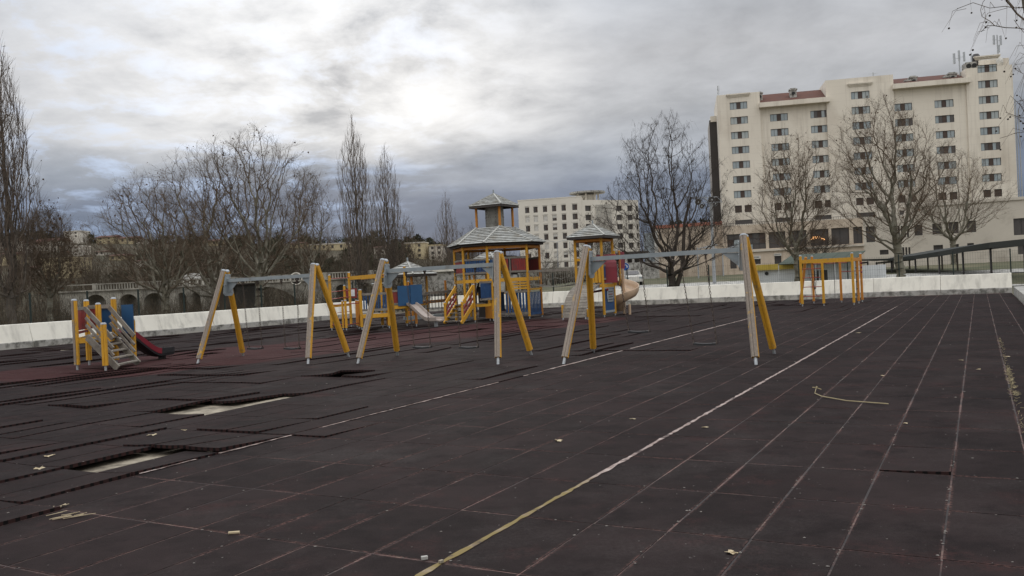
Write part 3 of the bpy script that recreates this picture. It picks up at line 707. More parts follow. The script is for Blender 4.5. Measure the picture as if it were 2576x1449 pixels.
dc = ab(CA, CB_)
mb = MB(); mb.tube(dc+ZV*4.1, dc+ZV*5.22, .43, n=22); mb.build('drum', 'drum_steel', tw, smooth=False)
mb = MB()
for zz in (4.2, 4.66, 5.14):
    for k in range(22):
        a = 2*math.pi*k/22; p = dc+Vector((math.cos(a), math.sin(a), 0))*.43+ZV*zz; mb.box(p, .025, .025, .03)
for a in (-2.6, -1.45, -.4, .9, 2.2):
    for k in range(7):
        p = dc+Vector((math.cos(a), math.sin(a), 0))*.43+ZV*(4.25+k*.14); mb.box(p, .022, .022, .03)
mb.build('rivets', 'chain_steel', tw)
pyramid_roof(tw, dc, .85, 5.18, 5.74, 8, .18)
DZ = 1.85
mb = MB(); mb.prism([(p.x, p.y) for p in OP][::-1] if (OP[1]-OP[0]).cross(OP[2]-OP[1]).z < 0 else [(p.x, p.y) for p in OP], DZ-.06, DZ-.02); mb.build('deck', 'grey_timber', tw)
for k in range(8):
    beamy(tw, OP[k], OP[(k+1) % 8], DZ-.08, .15)
    if k in (2,): continue
    if k == 0:      # left-front: blue boards
        rail(tw, OP[0]+ZV*2.12, OP[1]+ZV*2.12); rail(tw, OP[0]+ZV*2.72, OP[1]+ZV*2.72); boards(tw, OP[0].lerp(OP[1], .08), OP[0].lerp(OP[1], .92), 2.14, 2.68, 'blue_board', 9, .03)
    elif k == 1:    # front chamfer: gate gap on the left, red boards right
        rail(tw, OP[1]+ZV*2.12, OP[2]+ZV*2.12); rail(tw, OP[1]+ZV*2.74, OP[2]+ZV*2.74)
        boards(tw, OP[1].lerp(OP[2], .34), OP[1].lerp(OP[2], .52), 2.14, 2.70, 'red_board', 3, .012)
        boards(tw, OP[1].lerp(OP[2], .60), OP[1].lerp(OP[2], .96), 2.14, 2.70, 'red_board', 6, .012)
        boards(tw, OP[1].lerp(OP[2], .06), OP[1].lerp(OP[2], .30), 2.14, 2.70, 'blue_board', 4, .02)
        post(tw, OP[1].lerp(OP[2], .56), 2.78, .06, z0=1.9, foot=False, capped=False, mats='grey_timber', name='rail_post')
    else:
        rail(tw, OP[k]+ZV*2.12, OP[(k+1) % 8]+ZV*2.12); rail(tw, OP[k]+ZV*2.72, OP[(k+1) % 8]+ZV*2.72)
        boards(tw, OP[k].lerp(OP[(k+1) % 8], .06), OP[k].lerp(OP[(k+1) % 8], .94), 2.14, 2.68, 'red_board' if k in (3, 7, 5) else 'blue_board', 8, .02)
# lower walls of blue boards under the front chamfer and the right side
boards(tw, OP[1].lerp(OP[2], .40), OP[1].lerp(OP[2], .97), .30, 1.18, ['blue_board', 'blue_board', 'blue_board'], 8, .06)
rail(tw, OP[1].lerp(OP[2], .38)+ZV*.25, OP[2]+ZV*.25); rail(tw, OP[1].lerp(OP[2], .38)+ZV*1.22, OP[2]+ZV*1.22)
boards(tw, OP[2].lerp(OP[3], .06), OP[2].lerp(OP[3], .96), .22, 1.18, 'blue_board', 8, .055); rail(tw, OP[2]+ZV*.2, OP[3]+ZV*.2, m='blue_board')
rail(tw, OP[2]+ZV*1.30, OP[3]+ZV*1.30, h=.08, m='yellow_paint')
boards(tw, OP[6].lerp(OP[5], .05), OP[6].lerp(OP[5], .95), .30, 1.2, 'blue_board', 6, .09)
boards(tw, OP[4].lerp(OP[5], .05), OP[4].lerp(OP[5], .95), .30, 1.2, 'blue_board', 6, .09)
# stack of yellow climbing planks on the front chamfer
for k in range(4):
    z = 1.36+k*.115
    off = (OP[1]-dc).normalized()*.0 ; MB().beam(OP[1].lerp(OP[2], .46)+ZV*z, OP[2]+ZV*z, .06, .075).build('climbing_plank', 'yellow_paint', tw)
# low entry deck with stairs towards the front left
nrmF = -(A*1+B*(-1)).normalized()          # outward from the front chamfer
q0 = OP[0]; q1 = OP[1]
outA = -A
ed = [q0+B*.10, q0+B*1.05, q0+B*1.05+outA*.95, q0+B*.10+outA*.95]
e2 = ed[2]; e3 = ed[3]
PZ = .80
deck(tw, [ed[0], ed[1], ed[2], ed[3]], PZ, n=7)
for p, z1 in ((e3, 1.62), (e2, 1.62)): post(tw, p, z1, .09)
beamy(tw, e3, e2, PZ-.09, .12); beamy(tw, e2, ed[1]+B*.45, PZ-.09, .12); beamy(tw, ed[0], e3, PZ-.09, .12)
post(tw, ed[1]+B*.45-A*.15, 1.84, .09, capped=False)
panel(tw, ed[1]+B*.42-A*.18, e2+B*.35, 1.02, 1.66, 'blue_board'); 
rail(tw, ed[1]+B*.45-A*.2+ZV*.97, e2+B*.3+ZV*.97); rail(tw, ed[1]+B*.45-A*.2+ZV*1.70, e2+B*.3+ZV*1.70)
panel(tw, ed[1]-A*.05, ed[1]+B*.42-A*.18, .12, .70, 'orange_paint')
sb = G(1206, 815); st_ = (e2+e3)/2; dirs = (sb-st_); dirs.z = 0
sb2 = st_-A*1.05; wv = B*.43
stairs(tw, sb2, st_, wv, PZ, 5, 'yellow_paint')
for s in (-1, 1):
    np_ = sb2+wv*s+A*.12; post(tw, np_, .92, .09)
    MB().beam(np_+ZV*.80-A*.05, st_+wv*s+ZV*1.55, .045, .14).build('handrail', 'yellow_paint', tw)
    MB().beam(np_+ZV*.55, st_+wv*s+ZV*1.28, .035, .08).build('handrail', 'red_board', tw)
    MB().beam(np_+ZV*.34, st_+wv*s+ZV*1.06, .035, .08).build('handrail', 'red_board', tw)
# inner ladder up to the high deck
for s in (-1, 1): MB().beam(dc-A*1.2+B*(.3*s-.3)+ZV*PZ, dc-A*.6+B*(.3*s-.3)+ZV*DZ, .05, .1).build('stringer', 'dark_cladding', tw)
panel(tw, dc-A*.3-B*.9, dc-A*.3+B*.2, .1, 1.5, 'dark_cladding')
panel(tw, dc+B*.3, dc+B*.3+A*1.4, 2.0, 2.9, 'dark_cladding')
# ------------------------------------------------------------------ rope bridges
def net_bridge(label, p, q, zb, zt, wv, m='light_rope', mono='rope', bar='grey_timber', floor=True, n=9, group=None):
    p = Vector(p); q = Vector(q); root = thing('rope_bridge', label, 'rope bridge', p); d = q-p
    sag = lambda f: -.16*4*f*(1-f)
    for s in (-1, 1):
        MB().beam(p+wv*s+ZV*zt, q+wv*s+ZV*zt, .05, .10).build('side_beam', bar, root)
        mb = MB()
        for k in range(n+1):
            f = k/n; a = p+d*f+wv*s
            b2 = a+ZV*(zb+sag(f)); mb.tube(a+ZV*(zt-.04)+d*(.02*((-1)**k)), b2, .009, n=4, cap=False)
            if k < n:
                f2 = (k+1)/n; c = p+d*f2+wv*s
                mb.tube(b2, c+ZV*(zb+sag(f2)), .010, n=4, cap=False)
                zm = (zb+zt)/2; mb.tube(a+ZV*(zm+sag(f)*.5+(.05 if k % 2 else -.05)), c+ZV*(zm+sag(f2)*.5+(.05 if k % 2 == 0 else -.05)), .009, n=4, cap=False)
        mb.build('rope_net', mono, root)
    mb = MB()
    for k in range(n+1):
        f = k/n; a = p+d*f; mb.tube(a-wv+ZV*(zb+sag(f)), a+wv+ZV*(zb+sag(f)), .010, n=4, cap=False)
        for s in (-.5, 0, .5):
            if k < n: f2 = (k+1)/n; mb.tube(a+wv*s+ZV*(zb+sag(f)), p+d*f2+wv*s+ZV*(zb+sag(f2)), .009, n=4, cap=False)
    mb.build('floor_net', mono, root)
    return root
net_bridge('net bridge with grey side beams between the octagonal tower and the spiral slide tower', ab(33.65, -17.45), ab(33.65, -15.02), 1.52, 2.08, A*.46, mono='light_rope')
# ------------------------------------------------------------------ spiral slide tower
SA, SB = 33.40, -14.36
sc0 = ab(SA, SB)
st2 = thing('slide_tower', 'small square play tower with grey pyramid roof and beige spiral slide', 'play tower', sc0)
h = .60
SP = [ab(SA+a*h, SB+b*h) for a, b in ((-1, -1), (-1, 1), (1, 1), (1, -1))]
for k, p in enumerate(SP): post(st2, p, 3.36, .10, mats='orange_paint' if k == 3 else 'yellow_paint', capped=False)
pyramid_roof(st2, sc0, .86, 3.40, 3.93, 7, .17)
for k in range(4): MB().beam(SP[k]+ZV*3.24, SP[(k+1) % 4]+ZV*3.24, .05, .10).build('top_beam', 'orange_paint', st2)
SZ = 1.40
deck(st2, SP, SZ, n=6)
for k in range(4): beamy(st2, SP[k], SP[(k+1) % 4], SZ-.09, .14)
# front-right side: blue panels, maze board
panel(st2, SP[1], SP[2], 1.66, 2.12, 'blue_board', inset=.06); rail(st2, SP[1]+ZV*1.60, SP[2]+ZV*1.60); rail(st2, SP[1]+ZV*2.16, SP[2]+ZV*2.16)
panel(st2, SP[1], SP[2], .26, 1.20, 'blue_board', inset=.06); rail(st2, SP[1]+ZV*.22, SP[2]+ZV*.22, m='grey_metal'); rail(st2, SP[1]+ZV*1.22, SP[2]+ZV*1.22, m='grey_metal')
ob = B*.03
pm = panel(st2, SP[1].lerp(SP[2], .30)+ob, SP[1].lerp(SP[2], .80)+ob, .62, 1.16, 'grey_metal', th=.02, name='maze_panel')
for k in range(4): MB().beam(SP[1].lerp(SP[2], .38)+ob*1.7+ZV*(.72+k*.11), SP[1].lerp(SP[2], .72)+ob*1.7+ZV*(.72+k*.11), .02, .03).build('maze_bar', 'red_board' if k == 2 else 'window_dark', pm)
for s in (.26, .84): MB().beam(SP[1].lerp(SP[2], s)+ob*1.7+ZV*.75, SP[1].lerp(SP[2], s)+ob*1.7+ZV*1.15, .03, .03).build('maze_bar', 'galvanised', pm)
# front-left side: yellow uprights and a high bar, gate to the ramp
MB().beam(SP[0]+ZV*2.45, SP[1].lerp(SP[0], .45)+ZV*2.45, .045, .11).build('rail', 'yellow_paint', st2)
boards(st2, SP[0].lerp(SP[1], .58), SP[0].lerp(SP[1], .95), 1.45, 2.1, 'yellow_paint', 3, .03, th=.03)
boards(st2, SP[3].lerp(SP[2], .1), SP[3].lerp(SP[2], .9), 1.5, 2.6, 'yellow_paint', 4, .05, th=.03)
# back side: red tube hood leading to the spiral
hc = ab(SA+.1, SB+.2)
mb = MB()
def arc_hood(mb, c, d, w, z0, h_, L, n=9):
    d = Vector(d).normalized(); s = d.cross(ZV); pr = []
    for k in range(n+1):
        a = math.pi*k/n; pr.append((math.cos(a)*w, max(math.sin(a), 0)*h_*.45+h_*.55))
    pr = [(w, 0)]+pr+[(-w, 0)]
    vs = [c+d*(L*t_)+s*x+ZV*(z0+z) for t_ in (0, 1) for x, z in pr]; m_ = len(pr)
    mb.add(vs, [(i, i+1, m_+i+1, m_+i) for i in range(m_-1)])
    vs = [c+d*(L*t_)+s*(x*.92)+ZV*(z0+z*.96) for t_ in (0, 1) for x, z in pr]
    mb.add(vs, [(m_+i, m_+i+1, i+1, i) for i in range(m_-1)])
arc_hood(mb, ab(SA+.0, SB+.1), (A*.35+B*.94), .44, 1.42, 1.22, .85); mb.build('slide_hood', 'red_plastic', st2)
hoodpost = ab(SA+.55, SB+.95)
for dx in (0, .16): post(st2, ab(SA+.28+dx, SB+.80+dx), 2.78, .08, z0=1.30, foot=False, capped=True)
panel(st2, ab(SA+.35, SB+.98), ab(SA+.98, SB+.98), 2.0, 2.72, 'red_plastic', name='hood_panel')
pc = W(1569, 740, 37.3); pc.z = 0
MB().tube(Vector((pc.x, pc.y, -.02)), Vector((pc.x, pc.y, 2.05)), .065, n=12).build('centre_pole', 'beige_plastic', st2)
def spiral(c, r0, r1, a0, a1, z0, z1, n=34):
    mb = MB(); prof = [(r0, .10), (r0+.03, .03), (r0+.12, .0), ((r0+r1)/2+.05, -.02), (r1-.10, .02), (r1-.02, .16), (r1, .36), (r1+.03, .37), (r1+.035, .34), (r1+.012, .14), (r1-.08, -.02), ((r0+r1)/2+.05, -.055), (r0+.12, -.035), (r0, .0)]
    m_ = len(prof); V = []
    for k in range(n+1):
        f = k/n; a = a0+(a1-a0)*f; z = z0+(z1-z0)*f
        if f > .85: z = z1+(z0-z1)*.15*(1-(f-.85)/.15)**2*0 + (z0+(z1-z0)*.85-z1)*(1-(f-.85)/.15)
        e = Vector((math.cos(a), math.sin(a), 0))
        for r, dz in prof: V.append(c+e*r+ZV*(z+dz))
    Fs = [(k*m_+i, k*m_+(i+1) % m_, (k+1)*m_+(i+1) % m_, (k+1)*m_+i) for k in range(n) for i in range(m_)]
    Fs += [tuple(range(m_)), tuple(range(n*m_+m_-1, n*m_-1, -1))]
    mb.add(V, Fs); return mb
aS = math.atan2(-(pc.y-(sc0.y+.1)), -(pc.x-sc0.x))
spiral(Vector((pc.x, pc.y, 0)), .07, .66, math.radians(165), math.radians(165-385), 1.50, .16, 46).build('spiral_chute', 'beige_plastic', st2, smooth=True)
fp = pc-Vector((-.05, .62, 0)); MB().tube((fp.x+.1, fp.y, -.02), (fp.x+.1, fp.y, .45), .055, n=9).build('chute_support', 'beige_plastic', st2)
# arched plank ramp
ra = -A
n = 15; pts = []
for k in range(n+1):
    f = k/n; ang = math.radians(8+f*78); pts.append((math.sin(ang), math.cos(ang)))
x0 = pts[0][0]; y1 = pts[-1][1]
R = [((x-x0)/(pts[-1][0]-x0)*1.55, .08+(y-y1)/(pts[0][1]-y1)*(SZ-.12)) for x, y in pts]
rc = (SP[0]+SP[1])/2 + (SP[0]-SP[1]).normalized()*.07
for k in range(n):
    p = rc+ra*R[k][0]+ZV*R[k][1]; q = rc+ra*R[k+1][0]+ZV*R[k+1][1]; d = (q-p); L = d.length; d.normalize(); X = B
    MB().box((p+q)/2, 1.06, L-.012, .035, X, d, X.cross(d)).build('ramp_plank', 'grey_timber', st2)
for s in (-1, 1):
    mb = MB(); mb.path([rc+ra*x+B*(s*.50)+ZV*(z-.06) for x, z in R], .03, n=6); mb.build('ramp_rail', 'galvanised', st2)
for s in (-1, 1):
    p = rc+ra*1.45+B*(s*.56); post(st2, p, .62 if s < 0 else .42, .08)
MB().tube(SP[0]+A*.3+ZV*1.0, SP[1]+A*.3+B*.1+ZV*1.15, .05, n=8).build('red_tube', 'red_plastic', st2)
# ------------------------------------------------------------------ roofed low platform, ladders and grey slide (left of the tower)
P1, P2, P3 = G(835, 831), G(872, 831), G(911, 829); Q1 = G(980, 825); Q2 = G(1048, 820); Q3 = Q2+(Q2-Q1).cross(ZV).normalized()*-1.15
lc = thing('climbing_unit', 'low yellow play platform with blue picket panel, overhead ladder and grey slide', 'play equipment', P3)
dx = (Q1-P3).normalized(); bkv = Vector((-dx.y, dx.x, 0))
P4 = P3+bkv*1.1; Q4 = Q1+bkv*1.1
post(lc, P3, 1.62, .10); post(lc, Q1, 1.66, .10); post(lc, P4, 1.62, .09); post(lc, Q4, 2.5, .09, mats='orange_paint')
deck(lc, [P3, Q1, Q4, P4], .62, n=8)
beamy(lc, P3, Q1, .54, .16); beamy(lc, P3, P4, .54, .14); beamy(lc, Q1, Q4, .54, .14); beamy(lc, P4, Q4, .54, .14)
rail(lc, P3+ZV*.78, Q1+ZV*.78, h=.10); rail(lc, P3+ZV*1.44, Q1+ZV*1.44, h=.10)
for a, b_, n_ in ((.07, .24, 2), (.29, .50, 3), (.54, .74, 3), (.78, .96, 2)): boards(lc, P3.lerp(Q1, a), P3.lerp(Q1, b_), .80, 1.40, 'blue_board', n_, .035)
MB().box(P3.lerp(Q1, .5)+bkv*.5+ZV*.48, .9, .5, .05, dx, bkv).build('under_plate', 'dark_plastic', lc)
# slide deck between Q1 and Q2
sd = (Q2-Q1).normalized(); sbk = Vector((-sd.y, sd.x, 0)); Q3 = Q2+sbk*1.0; Q5 = Q1+sbk*1.0+sd*.1
post(lc, Q2, 1.5, .09, mats='orange_paint', capped=False); post(lc, Q3, 2.55, .10); post(lc, Q5, 2.55, .10)
deck(lc, [Q1, Q2, Q3, Q5], .92, n=6); beamy(lc, Q1, Q2, .84, .14); beamy(lc, Q2, Q3, .84, .14)
panel(lc, Q1.lerp(Q2, .02), Q1.lerp(Q2, .36), .92, 1.55, 'red_board'); rail(lc, Q1+ZV*1.52, Q1.lerp(Q2, .4)+ZV*1.52); rail(lc, Q1+ZV*.97, Q1.lerp(Q2, .4)+ZV*.97)
fr = -sbk*.05
panel(lc, Q1.lerp(Q2, .34)+fr, Q1.lerp(Q2, .80)+fr, .88, 1.72, 'blue_plastic', th=.03, name='side_panel'); panel(lc, Q1.lerp(Q2, .80)-sbk*.10, Q1.lerp(Q2, 1.26)-sbk*.02, .92, 1.74, 'blue_plastic', th=.03, name='side_panel')
def chute(root, p, q, z0, z1, w, m, side=.13, flat=.35, n=14, name='slide_chute', mi_side=None, th=.03, endk=None):
    p = Vector(p); q = Vector(q); d = q-p; L = d.length; d.normalize(); s = d.cross(ZV); mb = MB()
    prof = [(-w-.025, side), (-w, side), (-w+.03, .03), (0, 0), (w-.03, .03), (w, side), (w+.025, side), (w+.015, -.02), (0, -.05), (-w-.015, -.02)]
    V = []
    for k in range(n+1):
        f = k/n; x = f*L
        g = min(f/(1-flat*.9), 1); zz = z0+(z1-z0)*(g*g*(3-2*g)*.5+g*.5)
        tp = .55 if f < .06 else 1
        for a, b_ in prof: V.append(p+d*x+s*a+ZV*(zz+(b_*tp)))
    m_ = len(prof); Fs = [(k*m_+i, (k+1)*m_+i, (k+1)*m_+(i+1) % m_, k*m_+(i+1) % m_) for k in range(n) for i in range(m_)]
    Fs += [tuple(range(m_-1, -1, -1)), tuple(range(n*m_, n*m_+m_))]
    mb.add(V, Fs)
    if endk: mb.mi = [(1 if i//m_ >= endk else 0) for i in range(n*m_)]+[1, 1]
    if mi_side: 
        mb.mi = [(1 if (i % m_) in (7, 8, 6, 9) else 0) for i in range(n*m_)]+[1, 1]
    if name == 'red': pass
    return mb.build(name, m, root, smooth=False)
s0 = G(1036, 800); s1 = G(1108, 822); base0 = Q1.lerp(Q2, .80)-sbk*.05
s1 = Vector((s1.x, s1.y, 0)); chute(lc, base0, s1, .92, .26, .20, 'grey_slide')
fp = base0.lerp(s1, .86); MB().box(Vector((fp.x, fp.y, .10)), .14, .06, .26, (s1-base0).normalized().cross(ZV), (s1-base0).normalized()).build('slide_foot', 'galvanised', lc)
# ladder frame P1 - P2x with overhead beam to the right
T1 = G(878, 822); T1b = G(834, 829); 
post(lc, P1, 2.30, .10); p881 = G(884, 822); post(lc, p881, 2.42, .10)
for z in (2.16, 1.60, 1.30): MB().tube(P1+ZV*z, p881+ZV*(z+.05), .017, n=6).build('rung', 'red_steel', lc)
for z in (1.00,): MB().beam(P1+ZV*z, p881+ZV*z, .05, .10).build('rail', 'yellow_paint', lc)
for z in (.70, .45): MB().tube(P1+ZV*z, p881+ZV*z, .014, n=6).build('rung', 'red_steel', lc)
post(lc, G(871, 824), 1.85, .09, z0=1.05, foot=False); post(lc, P2, 1.22, .09); post(lc, P2-dx*.12+bkv*.1, 1.20, .08)
pe = G(899, 824); pf = G(904, 827); post(lc, pe, 1.18, .08, mats='orange_paint'); post(lc, pf, 1.18, .08, mats='orange_paint')
for z, a, b_ in ((1.05, P1, P2), (.22, P2, pf), (1.08, P2, P3), (.22, P1, P2)): MB().tube(a+ZV*z, b_+ZV*(z+.02), .018, n=6).build('rung', 'red_steel', lc)
far = Q5+ZV*2.2
ob0 = p881+ZV*2.18; ob1 = far
MB().beam(ob0, ob1, .06, .16).build('overhead_beam', 'yellow_paint', lc)
off = (ob1-ob0).normalized().cross(ZV)*-.62
MB().beam(ob0+off, ob1+off, .06, .16).build('overhead_beam', 'yellow_paint', lc)
for k in range(9): MB().tube(ob0.lerp(ob1, (k+.5)/9), ob0.lerp(ob1, (k+.5)/9)+off, .016, n=6).build('rung', 'red_steel', lc)
# roofed tower behind it
rf = ab(32.4, -23.4)
rt_ = thing('roofed_platform', 'small grey pyramid roof on yellow posts behind the low platform', 'play tower', rf)
RP = [rf+A*(.6*a)+B*(.6*b) for a, b in ((-1, -1), (-1, 1), (1, 1), (1, -1))]
for k, p in enumerate(RP): post(rt_, p, 2.20, .10, capped=False, mats='orange_paint' if k == 1 else 'yellow_paint')
pyramid_roof(rt_, rf, .98, 2.22, 2.82, 6, .2)
deck(rt_, RP, .92, n=6)
for k in range(4): beamy(rt_, RP[k], RP[(k+1) % 4], .84, .13)
boards(rt_, RP[0].lerp(RP[1], .1), RP[0].lerp(RP[1], .9), 1.0, 1.5, 'blue_board', 6, .02)
for z in (.35, 1.9): MB().tube(RP[0]+ZV*z, RP[0]-B*1.1+ZV*z, .022, n=7).build('white_bar', 'white_panel', rt_)
for k in range(5): MB().tube(RP[0]-B*(.1+.22*k)+ZV*.9, RP[0]-B*(.1+.22*k)+ZV*1.9, .009, n=4).build('rope', 'rope', rt_)
# second roofed tower behind the octagonal one
r2 = ab(37.6, -22.0)
rt3 = thing('roofed_platform', 'grey pyramid roofed play hut glimpsed through the octagonal tower', 'play tower', r2)
RP2 = [r2+A*(.6*a)+B*(.6*b) for a, b in ((-1, -1), (-1, 1), (1, 1), (1, -1))]
for k, p in enumerate(RP2): post(rt3, p, 2.55, .10, capped=False, mats='orange_paint')
pyramid_roof(rt3, r2, 1.05, 2.58, 3.3, 7, .2)
deck(rt3, RP2, 1.2, n=6)
for k in range(4): beamy(rt3, RP2[k], RP2[(k+1) % 4], 1.12, .13)
# rope walkway from the slide deck to the octagonal tower
wa = Q3-A*.1; wb = OP[7]+A*.0
rw = thing('rope_walkway', 'low rope net walkway with grey beams leading from the grey slide to the octagonal tower', 'rope bridge', wa)
for off_, zt in ((0, 1.30), (.9, 1.30)):
    o_ = bkv*off_
    MB().beam(wa+o_+ZV*zt, wb+o_+ZV*(zt+.08), .06, .11).build('side_beam', 'grey_timber', rw)
    MB().beam(wa+o_+ZV*.30, wb+o_+ZV*.30, .06, .13).build('side_beam', 'grey_metal', rw)
    mb = MB(); N = 16; d = (wb-wa)
    for k in range(N+1):
        a = wa+d*(k/N)+o_; mb.tube(a+ZV*zt, a+ZV*.62, .011, n=4, cap=False)
        if k < N:
            b_ = wa+d*((k+1)/N)+o_
            for zz in (.95, .62): mb.tube(a+ZV*(zz+.02*math.sin(k*2)), b_+ZV*(zz+.02*math.sin(k*2+2)), .010, n=4, cap=False)
        mb.box(a+ZV*(zt-.07), .07, .07, .05)
    mb.build('rope_net', 'rope', rw)
MB().beam(wa+bkv*1.3+ZV*.9, wb+bkv*1.3+ZV*.95, .06, .14).build('rail', 'orange_paint', rw)
for f in (.12, .86):
    p = wa.lerp(wb, f)+bkv*1.3; post(rw, p, 1.9, .09, mats='orange_paint')
# ------------------------------------------------------------------ climbing frame on the right
ca, cb = 38.0, -6.72
cf = thing('monkey_bars', 'yellow timber climbing frame with red rungs and hanging rope, by the far barrier', 'climbing frame', ab(ca, cb))
bs = [0, .88, 2.08]; dA = 2.9
fr_ = {}
for i, db in enumerate(bs):
    for jn, da in enumerate((0, dA)):
        if jn == 1 and i == 1: db2 = 1.2
        else: db2 = db
        p = ab(ca+da, cb+db2); tall = i != 1
        fr_[(i, jn)] = post(cf, p, 2.16 if tall else 1.84, .10, capped=tall, mats='yellow_paint' if jn == 0 else 'orange_paint')
pp = ab(ca+1.45, cb+2.1); post(cf, pp, 1.84, .10, capped=False, mats='orange_paint')
for da in (0, dA): MB().beam(ab(ca+da, cb, 1.92), ab(ca+da, cb+2.08, 1.92), .07, .16).build('top_beam', 'yellow_paint', cf)
for b_ in (0, 2.08): MB().beam(ab(ca, cb+b_, 1.92), ab(ca+dA, cb+b_, 1.92), .07, .13).build('top_beam', 'orange_paint', cf)
for z in (.42, .82, 1.22, 1.60): MB().tube(ab(ca, cb, z), ab(ca, cb+.88, z), .017, n=7).build('rung', 'red_steel', cf)
for z in (1.40,): MB().tube(ab(ca+dA, cb+1.2, z), ab(ca+dA, cb+2.08, z), .017, n=7).build('rung', 'red_steel', cf)
for b_ in (.5, 1.0, 1.5): MB().tube(ab(ca, cb+b_, 1.80), ab(ca+dA, cb+b_, 1.80), .02, n=7).build('rung', 'red_steel', cf)
lp0 = ab(ca+1.5, cb-.35); MB().post(lp0+ZV*.1, ab(ca+1.2, cb+.02, 2.12), .11, X=B).build('leaning_post', 'orange_paint', cf)
MB().tube(lp0-ZV*.04, lp0+ZV*.12, .03, n=7).build('metal_foot', 'galvanised', cf)
mb = MB()
for k in range(4): mb.path([ab(ca+.7, cb+.15+k*.14, 1.82), ab(ca+.7, cb+.22+k*.10, 1.25), ab(ca+.7, cb+.36+k*.04, .95), ab(ca+.7, cb+.40+k*.02, .70)], .011, n=4)
mb.path([ab(ca+.7, cb+.42, .75), ab(ca+.7, cb+.45, .5), ab(ca+.7, cb+.50, .38)], .014, n=4)
for z in (1.55, 1.35): mb.path([ab(ca+.7, cb+.15, z), ab(ca+.7, cb+.56, z)], .009, n=4)
mb.build('climbing_net', 'rope', cf)
mb = MB(); mb.path([ab(ca+2.0, cb+1.05, 1.84), ab(ca+2.0, cb+1.06, .9), ab(ca+2.0, cb+1.05, .05)], .012, n=5); mb.build('hanging_rope', 'rope', cf)
mb = MB(); mb.path([ab(ca+.8, cb+2.12, 1.85), ab(ca+.8, cb+2.1, .15)], .015, n=5)
for k in range(5): mb.box(ab(ca+.8, cb+2.12, .35+k*.3), .05, .05, .05)
mb.build('knotted_rope', 'rope', cf)
for k in range(3): MB().tube(ab(ca+dA-.25, cb+2.10+.0*k, 1.35+k*.2), ab(ca+dA-.25, cb+2.16, 1.35+k*.2), .05, n=8).build('climbing_hold', 'red_plastic', cf)
# ------------------------------------------------------------------ small slide on the left
Aq, Bq, Dq, Cq = G(195, 930), G(266, 932), G(225, 917), G(338, 913)
Eq = Dq+Vector((.92, -.42, 0)); 
sl_ = thing('small_slide', 'small play platform with grey timber stairs, red and blue panels and low red slide', 'slide', Aq)
tz = 1.70
def lpost(p, z1, name='post', z0=.12, foot=True): 
    o = MB().post(Vector((p.x, p.y, z0)), Vector((p.x, p.y, z1)), .125, X=Vector((.98, .2, 0)), grey=(-Vector((.9, .45, 0))) if p is Aq else None).build(name, ['yellow_paint', 'worn_timber'], sl_)
    if foot: MB().tube((p.x, p.y, -.05), (p.x, p.y, z0+.02), .03, n=8).build('metal_foot', 'galvanised', o)
    cap(MB(), (p.x, p.y, z1), ZV, .068).build('post_cap', 'post_cap', o); return o
lpost(Aq, tz); lpost(Dq, tz-.02); lpost(Eq, tz); lpost(Bq, 1.10); lpost(Cq, 1.12)
Fq = Aq+Vector((.22, .75, 0)); lpost(Fq, 1.58, z0=.72, foot=False)
Sz = .80
Et = Eq+(Aq-Dq)*.55; At = Aq+Vector((.12, .1, 0))
tA = Aq.lerp(Eq, .35); 
deck(sl_, [Aq+Vector((.10, .15, 0)), Et, Eq, Dq], Sz, n=6)
for p, q in ((Aq, Dq), (Dq, Eq), (Eq, Et), (Et, Aq)): beamy(sl_, p, q, Sz-.09, .13)
boards(sl_, Aq.lerp(Dq, .08), Aq.lerp(Dq, .92), .95, 1.48, 'red_board', 6, .015); rail(sl_, Aq+ZV*1.50, Dq+ZV*1.50, h=.08); rail(sl_, Aq+ZV*.90, Dq+ZV*.90, h=.06, m='red_board')
rail(sl_, Dq+ZV*1.52, Eq+ZV*1.52, h=.10)
boards(sl_, Dq.lerp(Eq, .12), Dq.lerp(Eq, .34), .95, 1.48, 'red_board', 3, .01)
de = (Eq-Dq).normalized(); nb = Vector((-de.y, de.x, 0))
panel(sl_, Dq.lerp(Eq, .36)+nb*.06, Dq.lerp(Eq, .92)+nb*.06, .84, 1.52, 'blue_plastic', th=.03, name='side_panel')
panel(sl_, Eq+de*.14+nb*.12, Eq+de*.50+nb*.16, .80, 1.54, 'blue_plastic', th=.03, name='side_panel')
# stairs descending to the right front
tn = G(216, 858, 0); top_near = W(217, 846, 21.0); top_far = W(300, 832, 22.2)
bn = G(287, 931); bf = G(349, 917)
sN0 = Vector((bn.x+.02, bn.y+.16, .02)); sF0 = Vector((bf.x, bf.y, .02))
sN1 = Vector((bn.x-.80, bn.y+.40, Sz)); sF1 = Vector((bf.x-.76, bf.y+.20, Sz))
for p, q in ((sN0, sN1), (sF0, sF1)): MB().beam(p, q, .045, .16).build('stringer', 'grey_timber', sl_)
for k in range(5):
    f = (k+.35)/5; a = sN0.lerp(sN1, f); b_ = sF0.lerp(sF1, f); MB().beam(a+ZV*.03, b_+ZV*.03, .17, .035).build('step', 'grey_timber', sl_)
for p, q in ((sN0, sN1), (sF0, sF1)):
    for z, m_, hh in ((.62, 'grey_timber', .105), (.40, 'grey_timber', .06), (.22, 'grey_timber', .06)):
        a = p.lerp(q, .12)+ZV*z; b_ = p.lerp(q, 1.02)+ZV*(z+.06); MB().beam(a, b_, .04, hh).build('handrail', m_, sl_)
ds = G(425, 899); e0 = Dq.lerp(Eq, .75)+nb*.05
chute(sl_, Eq+nb*.15+de*.05, Vector((ds.x, ds.y, 0)), .82, .17, .19, ['red_plastic', 'dark_plastic'], side=.13, endk=10)
